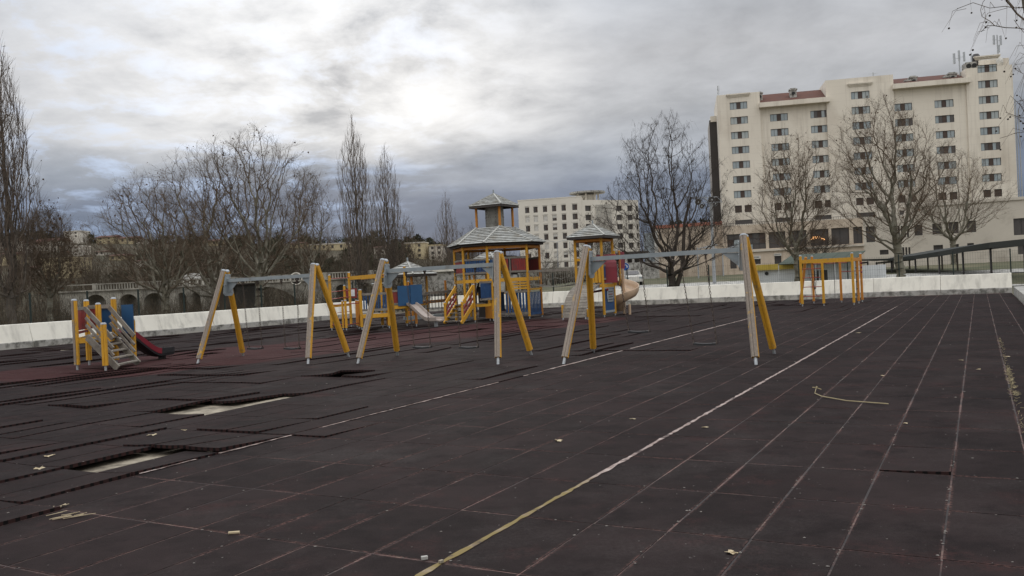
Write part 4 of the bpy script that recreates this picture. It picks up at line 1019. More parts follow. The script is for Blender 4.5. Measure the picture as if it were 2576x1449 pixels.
chute(sl_, Eq+nb*.17+de*.07, Vector((ds.x, ds.y, 0)), .74, .11, .165, 'dark_plastic', side=.05, name='slide_underside')
fp = G(408, 901); MB().box(Vector((fp.x, fp.y, .07)), .10, .28, .22).build('slide_foot', 'dark_plastic', sl_)
# ------------------------------------------------------------------ buildings
class Facade:                      # vertical plane; x runs to the right along the wall, y into the building
    def __init__(s, P, Q):
        s.P = Vector((P.x, P.y, 0)); d = Vector((Q.x-P.x, Q.y-P.y, 0)); s.L = d.length; s.u = d.normalized(); s.n = Vector((s.u.y, -s.u.x, 0)); s.rz = math.atan2(s.u.y, s.u.x)
    def uv(s, px, py, back=0.0):
        d = ray(px, py); t_ = (s.P-s.n*back-CAM).dot(s.n)/d.dot(s.n); p = CAM+d*t_
        return (p-s.P).dot(s.u), p.z
    def w(s, x, z, back=0.0): return s.P+s.u*x+ZV*z-s.n*back
    def box(s, mb, x0, x1, z0, z1, b0, b1, mi=0):      # b = distance behind the plane (negative = proud)
        return mb.box(s.w((x0+x1)/2, (z0+z1)/2, (b0+b1)/2), x1-x0, b1-b0, z1-z0, s.u, -s.n, ZV, mi)
    def wall(s, mb, x0, x1, z0, z1, holes, b=0.0, dep=.22, mi=0, mj=None):
        xs = sorted(set([x0, x1]+[h[0] for h in holes]+[h[1] for h in holes])); zs = sorted(set([z0, z1]+[h[2] for h in holes]+[h[3] for h in holes]))
        xs = [x for x in xs if x0 <= x <= x1]; zs = [z for z in zs if z0 <= z <= z1]
        for xa, xb in zip(xs, xs[1:]):
            for za, zb in zip(zs, zs[1:]):
                cx, cz = (xa+xb)/2, (za+zb)/2
                if any(h[0] < cx < h[1] and h[2] < cz < h[3] for h in holes): continue
                mb.add([s.w(xa, za, b), s.w(xb, za, b), s.w(xb, zb, b), s.w(xa, zb, b)], [(0, 1, 2, 3)], mi)
        for h in holes:
            a, b2, c, d = h[:4]
            c4 = [(a, c), (b2, c), (b2, d), (a, d)]
            for k in range(4):
                p, q = c4[k], c4[(k+1) % 4]
                mb.add([s.w(*p, b), s.w(*p, b+dep), s.w(*q, b+dep), s.w(*q, b)], [(0, 1, 2, 3)], mi if mj is None else mj)
def inst(name, me, parent, loc, rz):
    o = bpy.data.objects.new(name, me); COL.objects.link(o); o.parent = parent
    o.location = Vector(loc)-ORG.get(parent.name, Vector((0, 0, 0))) if parent.name in ORG and parent.type == 'EMPTY' else Vector((0, 0, 0)); o.rotation_euler = (0, 0, rz); return o
def mesh_of(mb, mats):
    o = mb.build('tmp', mats); me = o.data; bpy.data.objects.remove(o); return me
def winmesh(w, h, panes, fr=.06):         # frame mesh and pane mesh around (0,0,0) = centre, y into the wall
    f = MB()
    for x in (-w/2+fr/2, w/2-fr/2): f.box((x, .0, 0), fr, .07, h)
    for z in (-h/2+fr/2, h/2-fr/2): f.box((0, .0, z), w-2*fr, .07, fr)
    x = -w/2+fr; tot = sum(p[0] for p in panes); ps = []
    for k, (ww, m_) in enumerate(panes):
        wd = ww/tot*(w-2*fr); ps.append((x, x+wd, m_)); x += wd
        if k < len(panes)-1: f.box((x, -.002, 0), fr*.7, .06, h-2*fr)
    return mesh_of(f, 'window_frame'), ps
def add_window(root, F_, x, z, w, h, kind, back):
    fr, panes = WK[kind]
    loc = F_.w(x, z, back); o = inst('window', fr, root, loc, F_.rz)
    for pm_ in panes:
        q = bpy.data.objects.new('pane', pm_); COL.objects.link(q); q.parent = o
    return o
WK = {}
def reg_window(kind, w, h, panes, fr=.06):
    fm, ps = winmesh(w, h, panes, fr); out = []
    for a, b, m_ in ps: out.append(mesh_of(MB().box(((a+b)/2, .02, 0), b-a-.01, .02, h-2*fr), m_))
    WK[kind] = (fm, out)
# ---- hotel
PL = W(1818, 560, 172); PR = W(2560, 470, 161)
HF = Facade(PL, PR)
ht = thing('hotel_building', 'tall cream coloured hotel block with rows of windows and red tile roof sections', 'building', HF.P)
zr1 = (HF.uv(1858, 270)[1]+HF.uv(2485, 246)[1]+2.98)/2
xc = [HF.uv(u_, v_)[0] for u_, v_ in ((1858, 270), (1960, 295), (2062, 284), (2164, 238), (2272, 265), (2376, 256), (2485, 208))]
zr = lambda k: zr1-(k-1)*2.98
ww, wh = HF.uv(1880, 270)[0]-HF.uv(1836, 270)[0], 1.45
reg_window('hotel', ww, wh, [(1, 'window_glass'), (1, 'window_glass'), (1.25, 'window_brown'), (1, 'window_glass'), (1, 'window_glass')], .07)
reg_window('hotel_dark', ww, wh, [(1, 'window_glass'), (1, 'window_dark'), (1.25, 'window_brown'), (1, 'window_glass'), (1, 'window_dark')], .07)
reg_window('hotel_c', ww, wh, [(1, 'window_curtain'), (1, 'window_curtain'), (1.25, 'window_brown'), (1, 'window_glass'), (1, 'window_curtain')], .07)
reg_window('hotel_d', ww, wh, [(1, 'window_glass'), (1, 'window_curtain'), (1.25, 'window_brown'), (1, 'window_curtain'), (1, 'window_curtain')], .07)
rw_ = random.Random(8)
reg_window('brown', ww*.40, wh, [(1, 'window_brown'), (1, 'window_brown')], .08)
reg_window('strip', ww, .85, [(1, 'window_dark'), (1, 'window_dark'), (1, 'window_dark'), (1, 'window_dark')], .07)
sx = [0, HF.uv(1912, 260)[0], HF.uv(2078, 240)[0], HF.uv(2248, 220)[0], HF.uv(2430, 200)[0], HF.L]
ztop = [HF.uv(1850, 236)[1], HF.uv(1995, 268)[1]+.4, HF.uv(2160, 195)[1], HF.uv(2340, 223)[1]+.6, HF.uv(2490, 167)[1]]
ztop[3] = ztop[1]+.9 if ztop[3] > ztop[1]+2 else ztop[3]
zbot = 3.0
first = [1, 2, 2, 1, 2, 2, 0]
secs = [(0, [0], 0.0), (1, [1, 2], .35), (2, [3], 0.0), (3, [4, 5], .35), (4, [6], 0.0)]
mbw = MB(); wins = []
for k, cols, back in secs:
    holes = []
    for c in cols:
        for r in range(first[c], 8):
            holes.append((xc[c]-ww/2, xc[c]+ww/2, zr(r)-wh/2, zr(r)+wh/2)); wins.append((rw_.choice(['hotel', 'hotel', 'hotel_c', 'hotel_d', 'hotel_c', 'hotel_dark']), xc[c], zr(r), back))
        for s in (-1, 1):
            xx = xc[c]+s*ww*.28; holes.append((xx-ww*.20, xx+ww*.20, zr(8)-wh/2, zr(8)+wh/2)); wins.append(('brown', xx, zr(8), back))
        holes.append((xc[c]-ww/2, xc[c]+ww/2, zr(9)-.1, zr(9)+.75)); wins.append(('strip', xc[c], zr(9)+.325, back))
    HF.wall(mbw, sx[k], sx[k+1], zbot, ztop[k], holes, back)
    D = 16
    for xx in (sx[k], sx[k+1]):
        mbw.add([HF.w(xx, zbot, back), HF.w(xx, ztop[k], back), HF.w(xx, ztop[k], D), HF.w(xx, zbot, D)], [(0, 1, 2, 3)])
    mbw.add([HF.w(sx[k], ztop[k], back), HF.w(sx[k+1], ztop[k], back), HF.w(sx[k+1], ztop[k], D), HF.w(sx[k], ztop[k], D)], [(0, 1, 2, 3)])
    mbw.add([HF.w(sx[k], ztop[k], D), HF.w(sx[k+1], ztop[k], D), HF.w(sx[k+1], zbot, D), HF.w(sx[k], zbot, D)], [(0, 1, 2, 3)])
mbw.build('wall', 'hotel_wall', ht)
for kind, x_, z_, back in wins: add_window(ht, HF, x_, z_, 0, 0, kind, back+.18)
for k, c in ((0, 0), (2, 3), (4, 6)):          # blind canopies above the top windows of the towers
    z_ = zr(first[c])+wh/2+1.0; mb = MB()
    for q in range(3): HF.box(mb, xc[c]-2.0-q*.16, xc[c]+2.0+q*.16, z_+q*.22, z_+q*.22+.24, -.12-.16*q, .1)
    mb.build('window_canopy', 'hotel_wall', ht)
for k in (1, 3):                                # eave slab and tiled roof between towers
    mb = MB(); HF.box(mb, sx[k]-.3, sx[k+1]+.6, ztop[k]-.2, ztop[k]+.75, -1.1, 1.0); mb.build('eave', 'hotel_wall', ht)
    za = ztop[k]+.75; zb_ = za+(2.9 if k == 1 else 2.3)
    mb = MB(); mb.add([HF.w(sx[k]+.02, za, -.2), HF.w(sx[k+1]-.02, za, -.2), HF.w(sx[k+1]-.02, zb_, 6), HF.w(sx[k]+.02, zb_, 6), HF.w(sx[k+1]-.02, za, 13), HF.w(sx[k]+.02, za, 13)], [(0, 1, 2, 3), (3, 2, 4, 5)])
    mb.build('roof', 'roof_tile', ht)
def chim(px, py0, py1, w=1.3, back=2.0):
    x, z1 = HF.uv(px, py0, back); z0 = HF.uv(px, py1, back)[1]-1.5; mb = MB()
    HF.box(mb, x-w/2, x+w/2, z0, z1-.35, back, back+1.2); HF.box(mb, x-w/2-.15, x+w/2+.15, z1-.35, z1-.12, back-.15, back+1.35); HF.box(mb, x-w/2+.15, x+w/2-.15, z1-.12, z1+.1, back+.2, back+1)
    o = mb.build('chimney', 'plinth_concrete', ht)
    c = HF.w(x, z1-1.0, back-.02); MB().tube(c, c+HF.n*.12, .34, n=12).build('vent_fan', 'black_ink', o)
for a in ((1995, 222, 240), (1911, 231, 240, 1.0), (2298, 191, 208), (2283, 200, 210, 1.0), (2396, 182, 197, 1.5), (2382, 190, 198, 1.0)): chim(*a)
# rooftop plant on the right tower
x0, z0 = HF.uv(2430, 170, 1.5); x1, _ = HF.uv(2458, 170, 1.5); zt_ = HF.uv(2440, 156, 1.5)[1]; mb = MB(); HF.box(mb, x0, x1, ztop[4]-.2, zt_, 1.5, 4); o = mb.build('plant_box', 'plinth_concrete', ht)
for q in (.25, .75): c = HF.w(x0+(x1-x0)*q, (zt_+ztop[4])/2, 1.48); MB().tube(c, c+HF.n*.1, .45, n=12).build('fan', 'black_ink', o)
x0, z0 = HF.uv(2462, 152, 4); x1, _ = HF.uv(2538, 152, 4); mb = MB(); HF.box(mb, x0, x1, ztop[4]-.2, z0, 4, 12); mb.build('plant_room', 'hotel_wall', ht)
mb = MB(); x_, z_ = HF.uv(2455, 148, 5); c = HF.w(x_, z_, 5); mb.tube(c-ZV*2.2, c+ZV*.1, .3, .9, n=12); mb.tube(c+ZV*.1, c+ZV*.9, .95, .5, n=12); mb.build('roof_cowl', 'window_frame', ht)
x_, z_ = HF.uv(2515, 155, 3); c = HF.w(x_, z_, 3); mb = MB(); mb.tube(c, c-HF.n*-.4+HF.u*.3, 1.1, .3, n=14); mb.tube(c-ZV*1.8, c, .06, n=5); mb.build('satellite_dish', 'shutter_white', ht)
def mast(px, py0, py1, back, kids):
    x, z1 = HF.uv(px, py0, back); z0 = HF.uv(px, py1, back)[1]; mb = MB(); mb.tube(HF.w(x, z0-1, back), HF.w(x, z1, back), .12, n=6)
    for dx_, za, zb2, r in kids: mb.tube(HF.w(x+dx_, z1-za, back), HF.w(x+dx_, z1-zb2, back), r, n=6); mb.tube(HF.w(x, z1-(za+zb2)/2, back), HF.w(x+dx_, z1-(za+zb2)/2, back), .04, n=4)
    mb.build('antenna_mast', 'galvanised', ht)
mast(2412, 131, 185, 3, [(-.9, .2, 2.2, .22), (.9, .1, 1.9, .2), (0, -.3, 1.6, .2), (.8, 2.4, 3.6, .12)]); mast(2508, 88, 150, 3, [(-.6, .0, 1.8, .2), (.6, .2, 2.0, .2), (.2, 2.0, 3.4, .2)]); mast(2443, 133, 165, 3, [])
mast(1805, 216, 240, 1, [(.25, 0, 1.6, .05)]); mast(2196, 182, 196, 4, [(-.8, .2, .3, .03), (.8, .2, .3, .03)])
# dark rear wing at the left
x0, zt_ = HF.uv(1784, 303, 6); mb = MB(); HF.box(mb, x0, -.01, 2, zt_, 6, 18); mb.build('rear_wing', 'dark_cladding', ht)
mb = MB(); x0, zz = HF.uv(1787, 298, 5.8); HF.box(mb, x0, .4, zt_-.4, zt_+.8, 5.8, 12); mb.build('wing_parapet', 'hotel_wall', ht)
x_, zt_ = HF.uv(2552, 250, .5); mb = MB(); mb.tube(HF.w(HF.L+.4, zt_, .5), HF.w(HF.L+.4, 8, .5), .1, n=6); mb.tube(HF.w(HF.L+.9, zt_-2, .5), HF.w(HF.L+.9, 8, .5), .1, n=6); mb.build('drain_pipe', 'galvanised', ht)
# ---- podium buildings in front of the hotel
def quad_windows(root, F_, specs, zs=None, mat_='window_dark', frame=True, back=.18):
    pass
def opening_window(root, F_, x0, x1, z0, z1, back, nx=2, nz=1, m='window_dark', rnd_=None):
    c = F_.w((x0+x1)/2, (z0+z1)/2, back); w, h = x1-x0, z1-z0; f = MB(); fr = .08
    for x in (x0+fr/2, x1-fr/2): F_.box(f, x, x+.001, z0, z1, back, back+.05)
    xs = [x0+(x1-x0)*i/nx for i in range(nx+1)]; zs = [z0+(z1-z0)*i/nz for i in range(nz+1)]
    f = MB()
    for x in xs: F_.box(f, x-fr/2, x+fr/2, z0, z1, back-.03, back+.03)
    for z in zs: F_.box(f, x0+fr/2, x1-fr/2, z-fr/2, z+fr/2, back-.025, back+.025)
    o = f.build('window', 'window_frame', root)
    for i in range(nx):
        for j in range(nz):
            mm = m if rnd_ is None else rnd_.choice(['window_dark', 'window_dark', 'window_brown', 'window_glass', 'window_dark'])
            mb = MB(); F_.box(mb, xs[i]+fr/2, xs[i+1]-fr/2, zs[j]+fr/2, zs[j+1]-fr/2, back, back+.02); mb.build('pane', mm, o)
    return o
def box_shell(mb, F_, x0, x1, z0, z1, D, b=0.0, mi=0):
    for xx in (x0, x1): mb.add([F_.w(xx, z0, b), F_.w(xx, z1, b), F_.w(xx, z1, D), F_.w(xx, z0, D)], [(0, 1, 2, 3)], mi)
    mb.add([F_.w(x0, z1, b), F_.w(x1, z1, b), F_.w(x1, z1, D), F_.w(x0, z1, D)], [(0, 1, 2, 3)], mi)
    mb.add([F_.w(x0, z1, D), F_.w(x1, z1, D), F_.w(x1, z0, D), F_.w(x0, z0, D)], [(0, 1, 2, 3)], mi)
# stained beige hall (left)
F1 = Facade(W(1650, 690, 118), W(1822, 680, 115))
b1_ = thing('stained_hall', 'stained beige windowless hall wall with red coping behind the bare dark tree', 'building', F1.P)
zt1 = F1.uv(1735, 570)[1]
mb = MB(); F1.wall(mb, 0, F1.L, -.5, zt1, [], 0); box_shell(mb, F1, 0, F1.L, -.5, zt1, 14); mb.build('wall', 'annex_wall', b1_)
mb = MB(); F1.box(mb, -.1, F1.L-.02, zt1+.003, zt1+.45, -.12, .5); mb.build('coping', 'terracotta', b1_)
mb = MB(); xg, _ = F1.uv(1636, 640); F1.box(mb, xg-.9, -.02, -.5, F1.uv(1640, 585)[1], .3, 2.2); mb.build('grey_pillar', 'grey_metal', b1_)
mb = MB(); F1.box(mb, .0, .5, 0, zt1-.3, -.08, -.004); mb.build('white_strip', 'shutter_white', b1_)
# podium with the large dark openings
F2 = Facade(W(1822, 690, 112), W(2176, 680, 107))
b2_ = thing('podium_building', 'beige podium with a row of large dark windows in front of the hotel', 'building', F2.P)
zt2 = F2.uv(1990, 559)[1]
spec = [(1829, 1926, 588, 627, 1909), (1934, 1976, 583, 625, 0), (1984, 2029, 579, 622, 0), (2039, 2085, 576, 618, 0), (2092, 2137, 572, 614, 0), (2147, 2176, 570, 611, 0)]
zb2_ = sum(F2.uv((a+b)/2, d)[1] for a, b, c, d, _ in spec)/6; zt2b = sum(F2.uv((a+b)/2, c)[1] for a, b, c, d, _ in spec)/6
holes = [(F2.uv(a, 600)[0], min(F2.uv(b, 600)[0], F2.L-.1), zb2_, zt2b) for a, b, c, d, _ in spec]
door = [(1836, 1852, 642, 676), (1894, 1913, 646, 665), (1948, 1965, 643, 664)]
dh = [(F2.uv(a, c)[0], F2.uv(b, c)[0], F2.uv(a, d)[1], F2.uv(a, c)[1]) for a, b, c, d in door]
mb = MB(); F2.wall(mb, 0, F2.L, -.5, zt2, holes+dh, 0, dep=.6); box_shell(mb, F2, 0, F2.L, -.5, zt2, 20); mb.build('wall', 'annex_wall', b2_)
rr = random.Random(4)
opening_window(b2_, F2, *holes[0], .3, 6, 3, rnd_=rr)
for h_ in holes[1:]: opening_window(b2_, F2, *h_, .55, 2, 1)
for h_ in dh: opening_window(b2_, F2, *h_, .3, 2, 1)
mb = MB(); F2.box(mb, .1, F2.L, zb2_-.35, zb2_-.12, -.25, .3); mb.build('sill', 'annex_light', b2_)
mb = MB()
for k in range(60): xx = .3+(F2.L-.6)*k/59; F2.box(mb, xx-.02, xx+.02, zt2, zt2+.30, .1, .14)
F2.box(mb, .2, F2.L, zt2+.3, zt2+.35, .08, .16); o = mb.build('roof_railing', 'window_frame', b2_)
for a, b, c, d in ((1892, 1914, 644, 651), (1947, 1966, 638, 643)):
    x0, z1 = F2.uv(a, c); x1, z0 = F2.uv(b, d); mb = MB(); F2.box(mb, x0, x1, z0, z1, -.1, -.004); o = mb.build('sign_board', 'shutter_white', b2_)
    mb = MB(); n_ = 5
    for k in range(n_): xx = x0+(x1-x0)*(.12+.76*k/n_); F2.box(mb, xx, xx+(x1-x0)*.07, z0+(z1-z0)*.3, z0+(z1-z0)*.75, -.115, -.101)
    mb.build('lettering', 'black_ink', o)
# glowing chandelier seen through one window
x_, z_ = F2.uv(2053, 601, .8); 
em = bpy.data.materials.new('lamp_glow'); em.use_nodes = True; em.node_tree.nodes['Principled BSDF'].inputs['Emission Color'].default_value = (1, .42, .08, 1); em.node_tree.nodes['Principled BSDF'].inputs['Emission Strength'].default_value = 3.0; MATS['lamp_glow'] = em
cl = thing('chandelier', 'lit orange chandelier glowing behind a dark podium window', 'lamp', F2.w(x_, z_, .4))
mb = MB()
for k in range(9):
    a = -math.pi/2+math.pi*k/8; c = F2.w(x_+math.sin(a)*.95, z_-.15+.45*math.cos(a)*.5, .40); mb.box(c, .16, .06, .13, F2.u, -F2.n)
for k in range(4): mb.box(F2.w(x_-.35+k*.24, z_+.25, .40), .11, .06, .10, F2.u, -F2.n)
mb.build('bulb', 'lamp_glow', cl)
MB().beam(F2.w(x_, z_+.3, .40), F2.w(x_, zt2b-.1, .40), .03, .03).build('stem', 'black_ink', cl)
# right wing, set a little nearer, taller
F3 = Facade(W(2176, 680, 107), W(2760, 640, 97))
b3_ = thing('right_wing_building', 'pale two storey wing with small square windows behind the two spreading trees', 'building', F3.P)
zt3 = F3.uv(2490, 508)[1]; zm = zt2+.01
ws = [(2300, 2320, 566, 593), (2345, 2368, 563, 590), (2386, 2411, 559, 588), (2431, 2455, 556, 585), (2549, 2590, 550, 592), (2620, 2660, 548, 588)]
ws += [(2178, 2200, 570, 610)]
ws += [(2213, 2235, 629, 641), (2348, 2372, 617, 640), (2390, 2412, 615, 638), (2433, 2450, 612, 630), (2560, 2600, 612, 640)]
ws += [(2258+i*7.6, 2263+i*7.6, 568, 597) for i in range(4)] + [(2262+i*7.6, 2267+i*7.6, 622, 645) for i in range(4)]
hh = [(max(F3.uv(a, c)[0], .05), F3.uv(b, c)[0], F3.uv(a, d)[1], F3.uv(a, c)[1]) for a, b, c, d in ws]
xk = F3.uv(2280, 560)[0]
mb = MB(); F3.wall(mb, 0, xk, -.5, zm, [h_ for h_ in hh if h_[1] < xk], 0, dep=.4)
hx = [h_ for h_ in hh if h_[0] >= xk-3]; 
F3.wall(mb, xk, F3.L, -.5, zt3, [h_ for h_ in hh if h_[0] >= xk], 0, dep=.4); box_shell(mb, F3, xk, F3.L, -.5, zt3, 20); box_shell(mb, F3, 0, xk-.02, -.5, zm, 20); mb.build('wall', 'annex_light', b3_)
for h_ in hh:
    if h_[1] < xk or h_[0] >= xk: opening_window(b3_, F3, *h_, .3, 1 if h_[1]-h_[0] < .5 else 2, 1)
mb = MB(); F3.box(mb, xk-.1, F3.L, zt3, zt3+.35, -.15, .4); mb.build('coping', 'annex_light', b3_)
# ---- white apartment block
F4 = Facade(W(1310, 665, 262), W(1470, 665, 258))
ap = thing('apartment_block', 'white seven storey apartment block with small shuttered windows behind the play towers', 'building', F4.P)
zA = F4.uv(1390, 500)[1]
cols = [1326, 1347, 1371, 1394, 1418, 1446]
hw = 1.05; rows = [F4.uv(1371, 526+23.5*k)[1] for k in range(7)]
dz4 = (rows[0]-rows[6])/6
holes = []; wn = []
rr = random.Random(9)
for ci, cx in enumerate(cols):
    x = F4.uv(cx, 526)[0]; w_ = 1.3 if ci < 5 else 1.5
    for k in range(7):
        z = rows[0]-dz4*k; h_ = 1.75; holes.append((x-w_/2, x+w_/2, z-h_/2, z+h_/2)); wn.append((x, z, w_, h_, 'ddddddsssdddsdhdsshddsshddhdddshdshddddd'[(k*6+ci) % 40] if False else ['dddddd', 'ssshdd', 'dsdhdd', 'ssdhdd', 'shsddd', 'dsdshd', 'hdsddd'][k][ci]))
mb = MB(); F4.wall(mb, 0, F4.L, -1, zA, holes, 0, dep=.3); box_shell(mb, F4, 0, F4.L, -1, zA, 14); mb.build('wall', 'white_wall', ap)
reg_window('apt', 1.3, 1.75, [(1, 'window_dark'), (1, 'window_brown')], .10); reg_window('apt2', 1.5, 1.75, [(1, 'window_dark'), (1, 'window_brown')], .10)
shut = mesh_of(MB().box((0, 0, 0), 1.24, .05, 1.70), 'shutter_white'); shuth = mesh_of(MB().box((0, 0, .42), 1.24, .05, .85), 'shutter_white')
for x, z, w_, h_, r in wn:
    o = add_window(ap, F4, x, z, w_, h_, 'apt' if w_ < 1.4 else 'apt2', .22)
    if r in 'sh' and w_ < 1.4:
        q = bpy.data.objects.new('shutter', shut if r == 's' else shuth); COL.objects.link(q); q.parent = o; q.location = (0, -.06, 0)
    mb = MB(); F4.box(mb, x-w_/2-.12, x+w_/2+.12, z+h_/2+.30, z+h_/2+.42, -.10, -.003); mb.build('lintel', 'shutter_white', ap)
mb = MB(); F4.box(mb, -.1, F4.L+.05, zA+.003, zA+.3, -.06, .5); mb.build('parapet', 'white_wall', ap)
mb = MB(); x_, z_ = F4.uv(1477, 486, 8); c = F4.w(x_, z_, 8); mb.tube(c-ZV*.2, c+ZV*.3, 5.6, 5.6, n=22); o = mb.build('roof_disc', 'plinth_concrete', ap); 
mb = MB()
for k in range(7): a = 2*math.pi*k/7; p = c+Vector((math.cos(a)*3.4, math.sin(a)*3.4, 0)); mb.beam(p-ZV*(z_-zA+1), p-ZV*.2, .5, .5)
mb.tube(c-ZV*(z_-zA+1), c-ZV*.8, 2.6, n=14); mb.build('roof_lantern', 'white_wall', ap)
# its right wing with balconies and lattice
F5 = Facade(W(1470, 665, 258.2), W(1612, 655, 268))
ap2 = thing('apartment_block', 'pale apartment wing with lattice stair screen half hidden by the dark tree', 'building', F5.P)
zB = F5.uv(1545, 503)[1]; holes = []; rr = random.Random(5); wn = []
for cx, w_ in ((1480, 2.2), (1558, 2.2), (1585, 2.0), (1604, 1.4)):
    x = F5.uv(cx, 530)[0]
    for k in range(7):
        z = F5.uv(cx, 524+23.2*k)[1]; holes.append((max(x-w_/2, .1), min(x+w_/2, F5.L-.2), z-.85, z+.85))
mb = MB(); F5.wall(mb, 0, F5.L, -1, zB, holes, 0, dep=.8); box_shell(mb, F5, 0, F5.L, -1, zB, 14); mb.build('wall', 'white_wall', ap2)
for h_ in holes: opening_window(ap2, F5, *h_, .6, 2, 1)
x0, x1 = F5.uv(1500, 560)[0], F5.uv(1538, 560)[0]; mb = MB()
for k in range(12): xx = x0+(x1-x0)*k/11; F5.box(mb, xx-.07, xx+.07, 6, zB-1.5, -.28, -.14)
for k in range(24): z = 6+(zB-7.5)*k/23; F5.box(mb, x0, x1, z-.07, z+.07, -.135, -.06)
mb.build('lattice_screen', 'shutter_white', ap2)
# low white shop row in front of the apartment block
F6 = Facade(W(1468, 672, 200), W(1560, 668, 200))
lb = thing('shop_building', 'low white building with red stripe beneath the apartment block', 'building', F6.P)
z6 = F6.uv(1500, 648)[1]; zs_ = F6.uv(1500, 652)[1]
hs = [(F6.uv(a, 660)[0], F6.uv(b, 660)[0], 1.0, F6.uv(a, 659)[1]) for a, b in ((1420+60, 1430+60), (1500, 1512), (1522, 1534))]
mb = MB(); F6.wall(mb, 0, F6.L, -1, z6, hs, 0, dep=.3); box_shell(mb, F6, 0, F6.L, -1, z6, 10); mb.build('wall', 'white_wall', lb)
for h_ in hs: opening_window(lb, F6, *h_, .25, 2, 1)
mb = MB(); F6.box(mb, 0, F6.L, zs_-.15, zs_+.2, -.35, -.01); mb.build('red_stripe', 'terracotta', lb)
# ---- café with yellow band and green awning
F7 = Facade(W(1885, 705, 66), W(2150, 700, 61))
kf = thing('cafe_building', 'white cafe building with a yellow band and dark green awning behind the fence', 'building', F7.P)
g7 = lambda px, py: F7.uv(px, py)
zy0, zy1 = g7(1940, 679)[1], g7(1940, 665)[1]; xe = F7.L
wh7 = [(g7(2003, 690)[0], g7(2015, 690)[0], .2, zy0-.15), (g7(2043, 690)[0], g7(2060, 690)[0], .3, zy0-.2), (g7(2063, 690)[0], g7(2082, 690)[0], .3, zy0-.2)]
mb = MB(); F7.wall(mb, 0, xe, -.3, zy0, wh7, 0, dep=.25); box_shell(mb, F7, 0, xe, -.3, zy0, 8); mb.build('wall', 'white_panel', kf)
for h_ in wh7: opening_window(kf, F7, *h_, .2, 2, 1)
for k in range(9):
    x0 = xe*k/9; mb = MB(); F7.box(mb, x0+.01, x0+xe/9-.01, zy0+.003, zy1, -.25, .3); mb.build('band_panel', 'yellow_band' if k < 5 else 'white_panel', kf)
c = F7.w(g7(1929, 688)[0], g7(1929, 688)[1], 0); MB().tube(c+F7.n*.01, c+F7.n*.06, .14, n=14).build('round_vent', 'black_ink', kf)
xa, xb = g7(1968, 650)[0], g7(2158, 650)[0]; zl, zh = g7(2060, 660)[1], g7(2060, 636)[1]
for k in range(6):
    x0 = xa+(xb-xa)*k/6; x1 = xa+(xb-xa)*(k+1)/6-.03; mb = MB()
    mb.add([F7.w(x0, zl, -.9), F7.w(x1, zl, -.9), F7.w(x1, zh, 2.0), F7.w(x0, zh, 2.0), F7.w(x0, zl-.05, -.86), F7.w(x1, zl-.05, -.86), F7.w(x1, zh-.05, 2.0), F7.w(x0, zh-.05, 2.0)], [(0, 1, 2, 3), (7, 6, 5, 4), (0, 4, 5, 1), (0, 3, 7, 4), (1, 5, 6, 2)])
    mb.build('awning_panel', 'awning_green', kf)
mb = MB()
for k in range(5): xx = xa+(xb-xa)*k/4; mb.tube(F7.w(xx, -.2, -.8), F7.w(xx, zl, -.8), .04, n=6)
stuff(mb.build('awning_posts', 'white_panel', kf))
# ---- wavy roofed shelter on the right
pts = [(2125, 653, 82, .05), (2180, 652, 78, .1), (2240, 650, 74, .3), (2300, 643, 70, .6), (2360, 633, 66, .8), (2420, 622, 62, .8), (2490, 610, 58, .8), (2576, 601, 53, .9), (2680, 590, 48, 1.0), (2800, 585, 44, 1.0)]
sh = thing('walkway_shelter', 'long dark wavy roofed shelter on posts at the right behind the fence', 'shelter', W(2430, 690, 62))
mb = MB(); row = []
for u_, v_, y_, th_ in pts:
    p = W(u_, v_, y_); q = p+Vector((6.5, 24, -.12))*max(th_, .12); row.append((p, q, th_))
for (p, q, th_), (p2, q2, th2) in zip(row, row[1:]):
    t0, t1 = .10, .10
    mb.add([p, p2, q2, q, p-ZV*t0, p2-ZV*t1, q2-ZV*t1, q-ZV*t0, ], [(0, 1, 2, 3), (7, 6, 5, 4), (0, 4, 5, 1), (2, 6, 7, 3)])
    dn = (p2-p).normalized().cross(ZV)*.0
    # hanging fascia
    mb.add([p-ZV*.1, p2-ZV*.1, p2-ZV*(.1+.36*th2), p-ZV*(.1+.36*th_), p-ZV*.1+Vector((0, .08, 0)), p2-ZV*.1+Vector((0, .08, 0)), p2-ZV*(.1+.36*th2)+Vector((0, .08, 0)), p-ZV*(.1+.36*th_)+Vector((0, .08, 0))], [(0, 3, 2, 1), (4, 5, 6, 7), (2, 3, 7, 6)])
mb.build('roof', 'canopy_dark', sh)
for k in range(len(row)-1):
    for f in (0,):
        p = row[k][0].lerp(row[k+1][0], f)+Vector((.3, .5, 0)); q = row[k][1].lerp(row[k+1][1], f)-Vector((.3, .5, 0))
        for w_ in (p, q): MB().box(Vector((w_.x, w_.y, (w_.z-.2)/2)), .11, .11, w_.z-.2).build('post', 'bark_poplar' if w_ is q else 'window_frame', sh)
for k in range(1, len(row)-1):
    p, q = row[k][0]+Vector((.3, .5, 0)), row[k][1]; MB().beam(p-ZV*.3, q-ZV*.3, .1, .16).build('cross_beam', 'window_frame', sh)
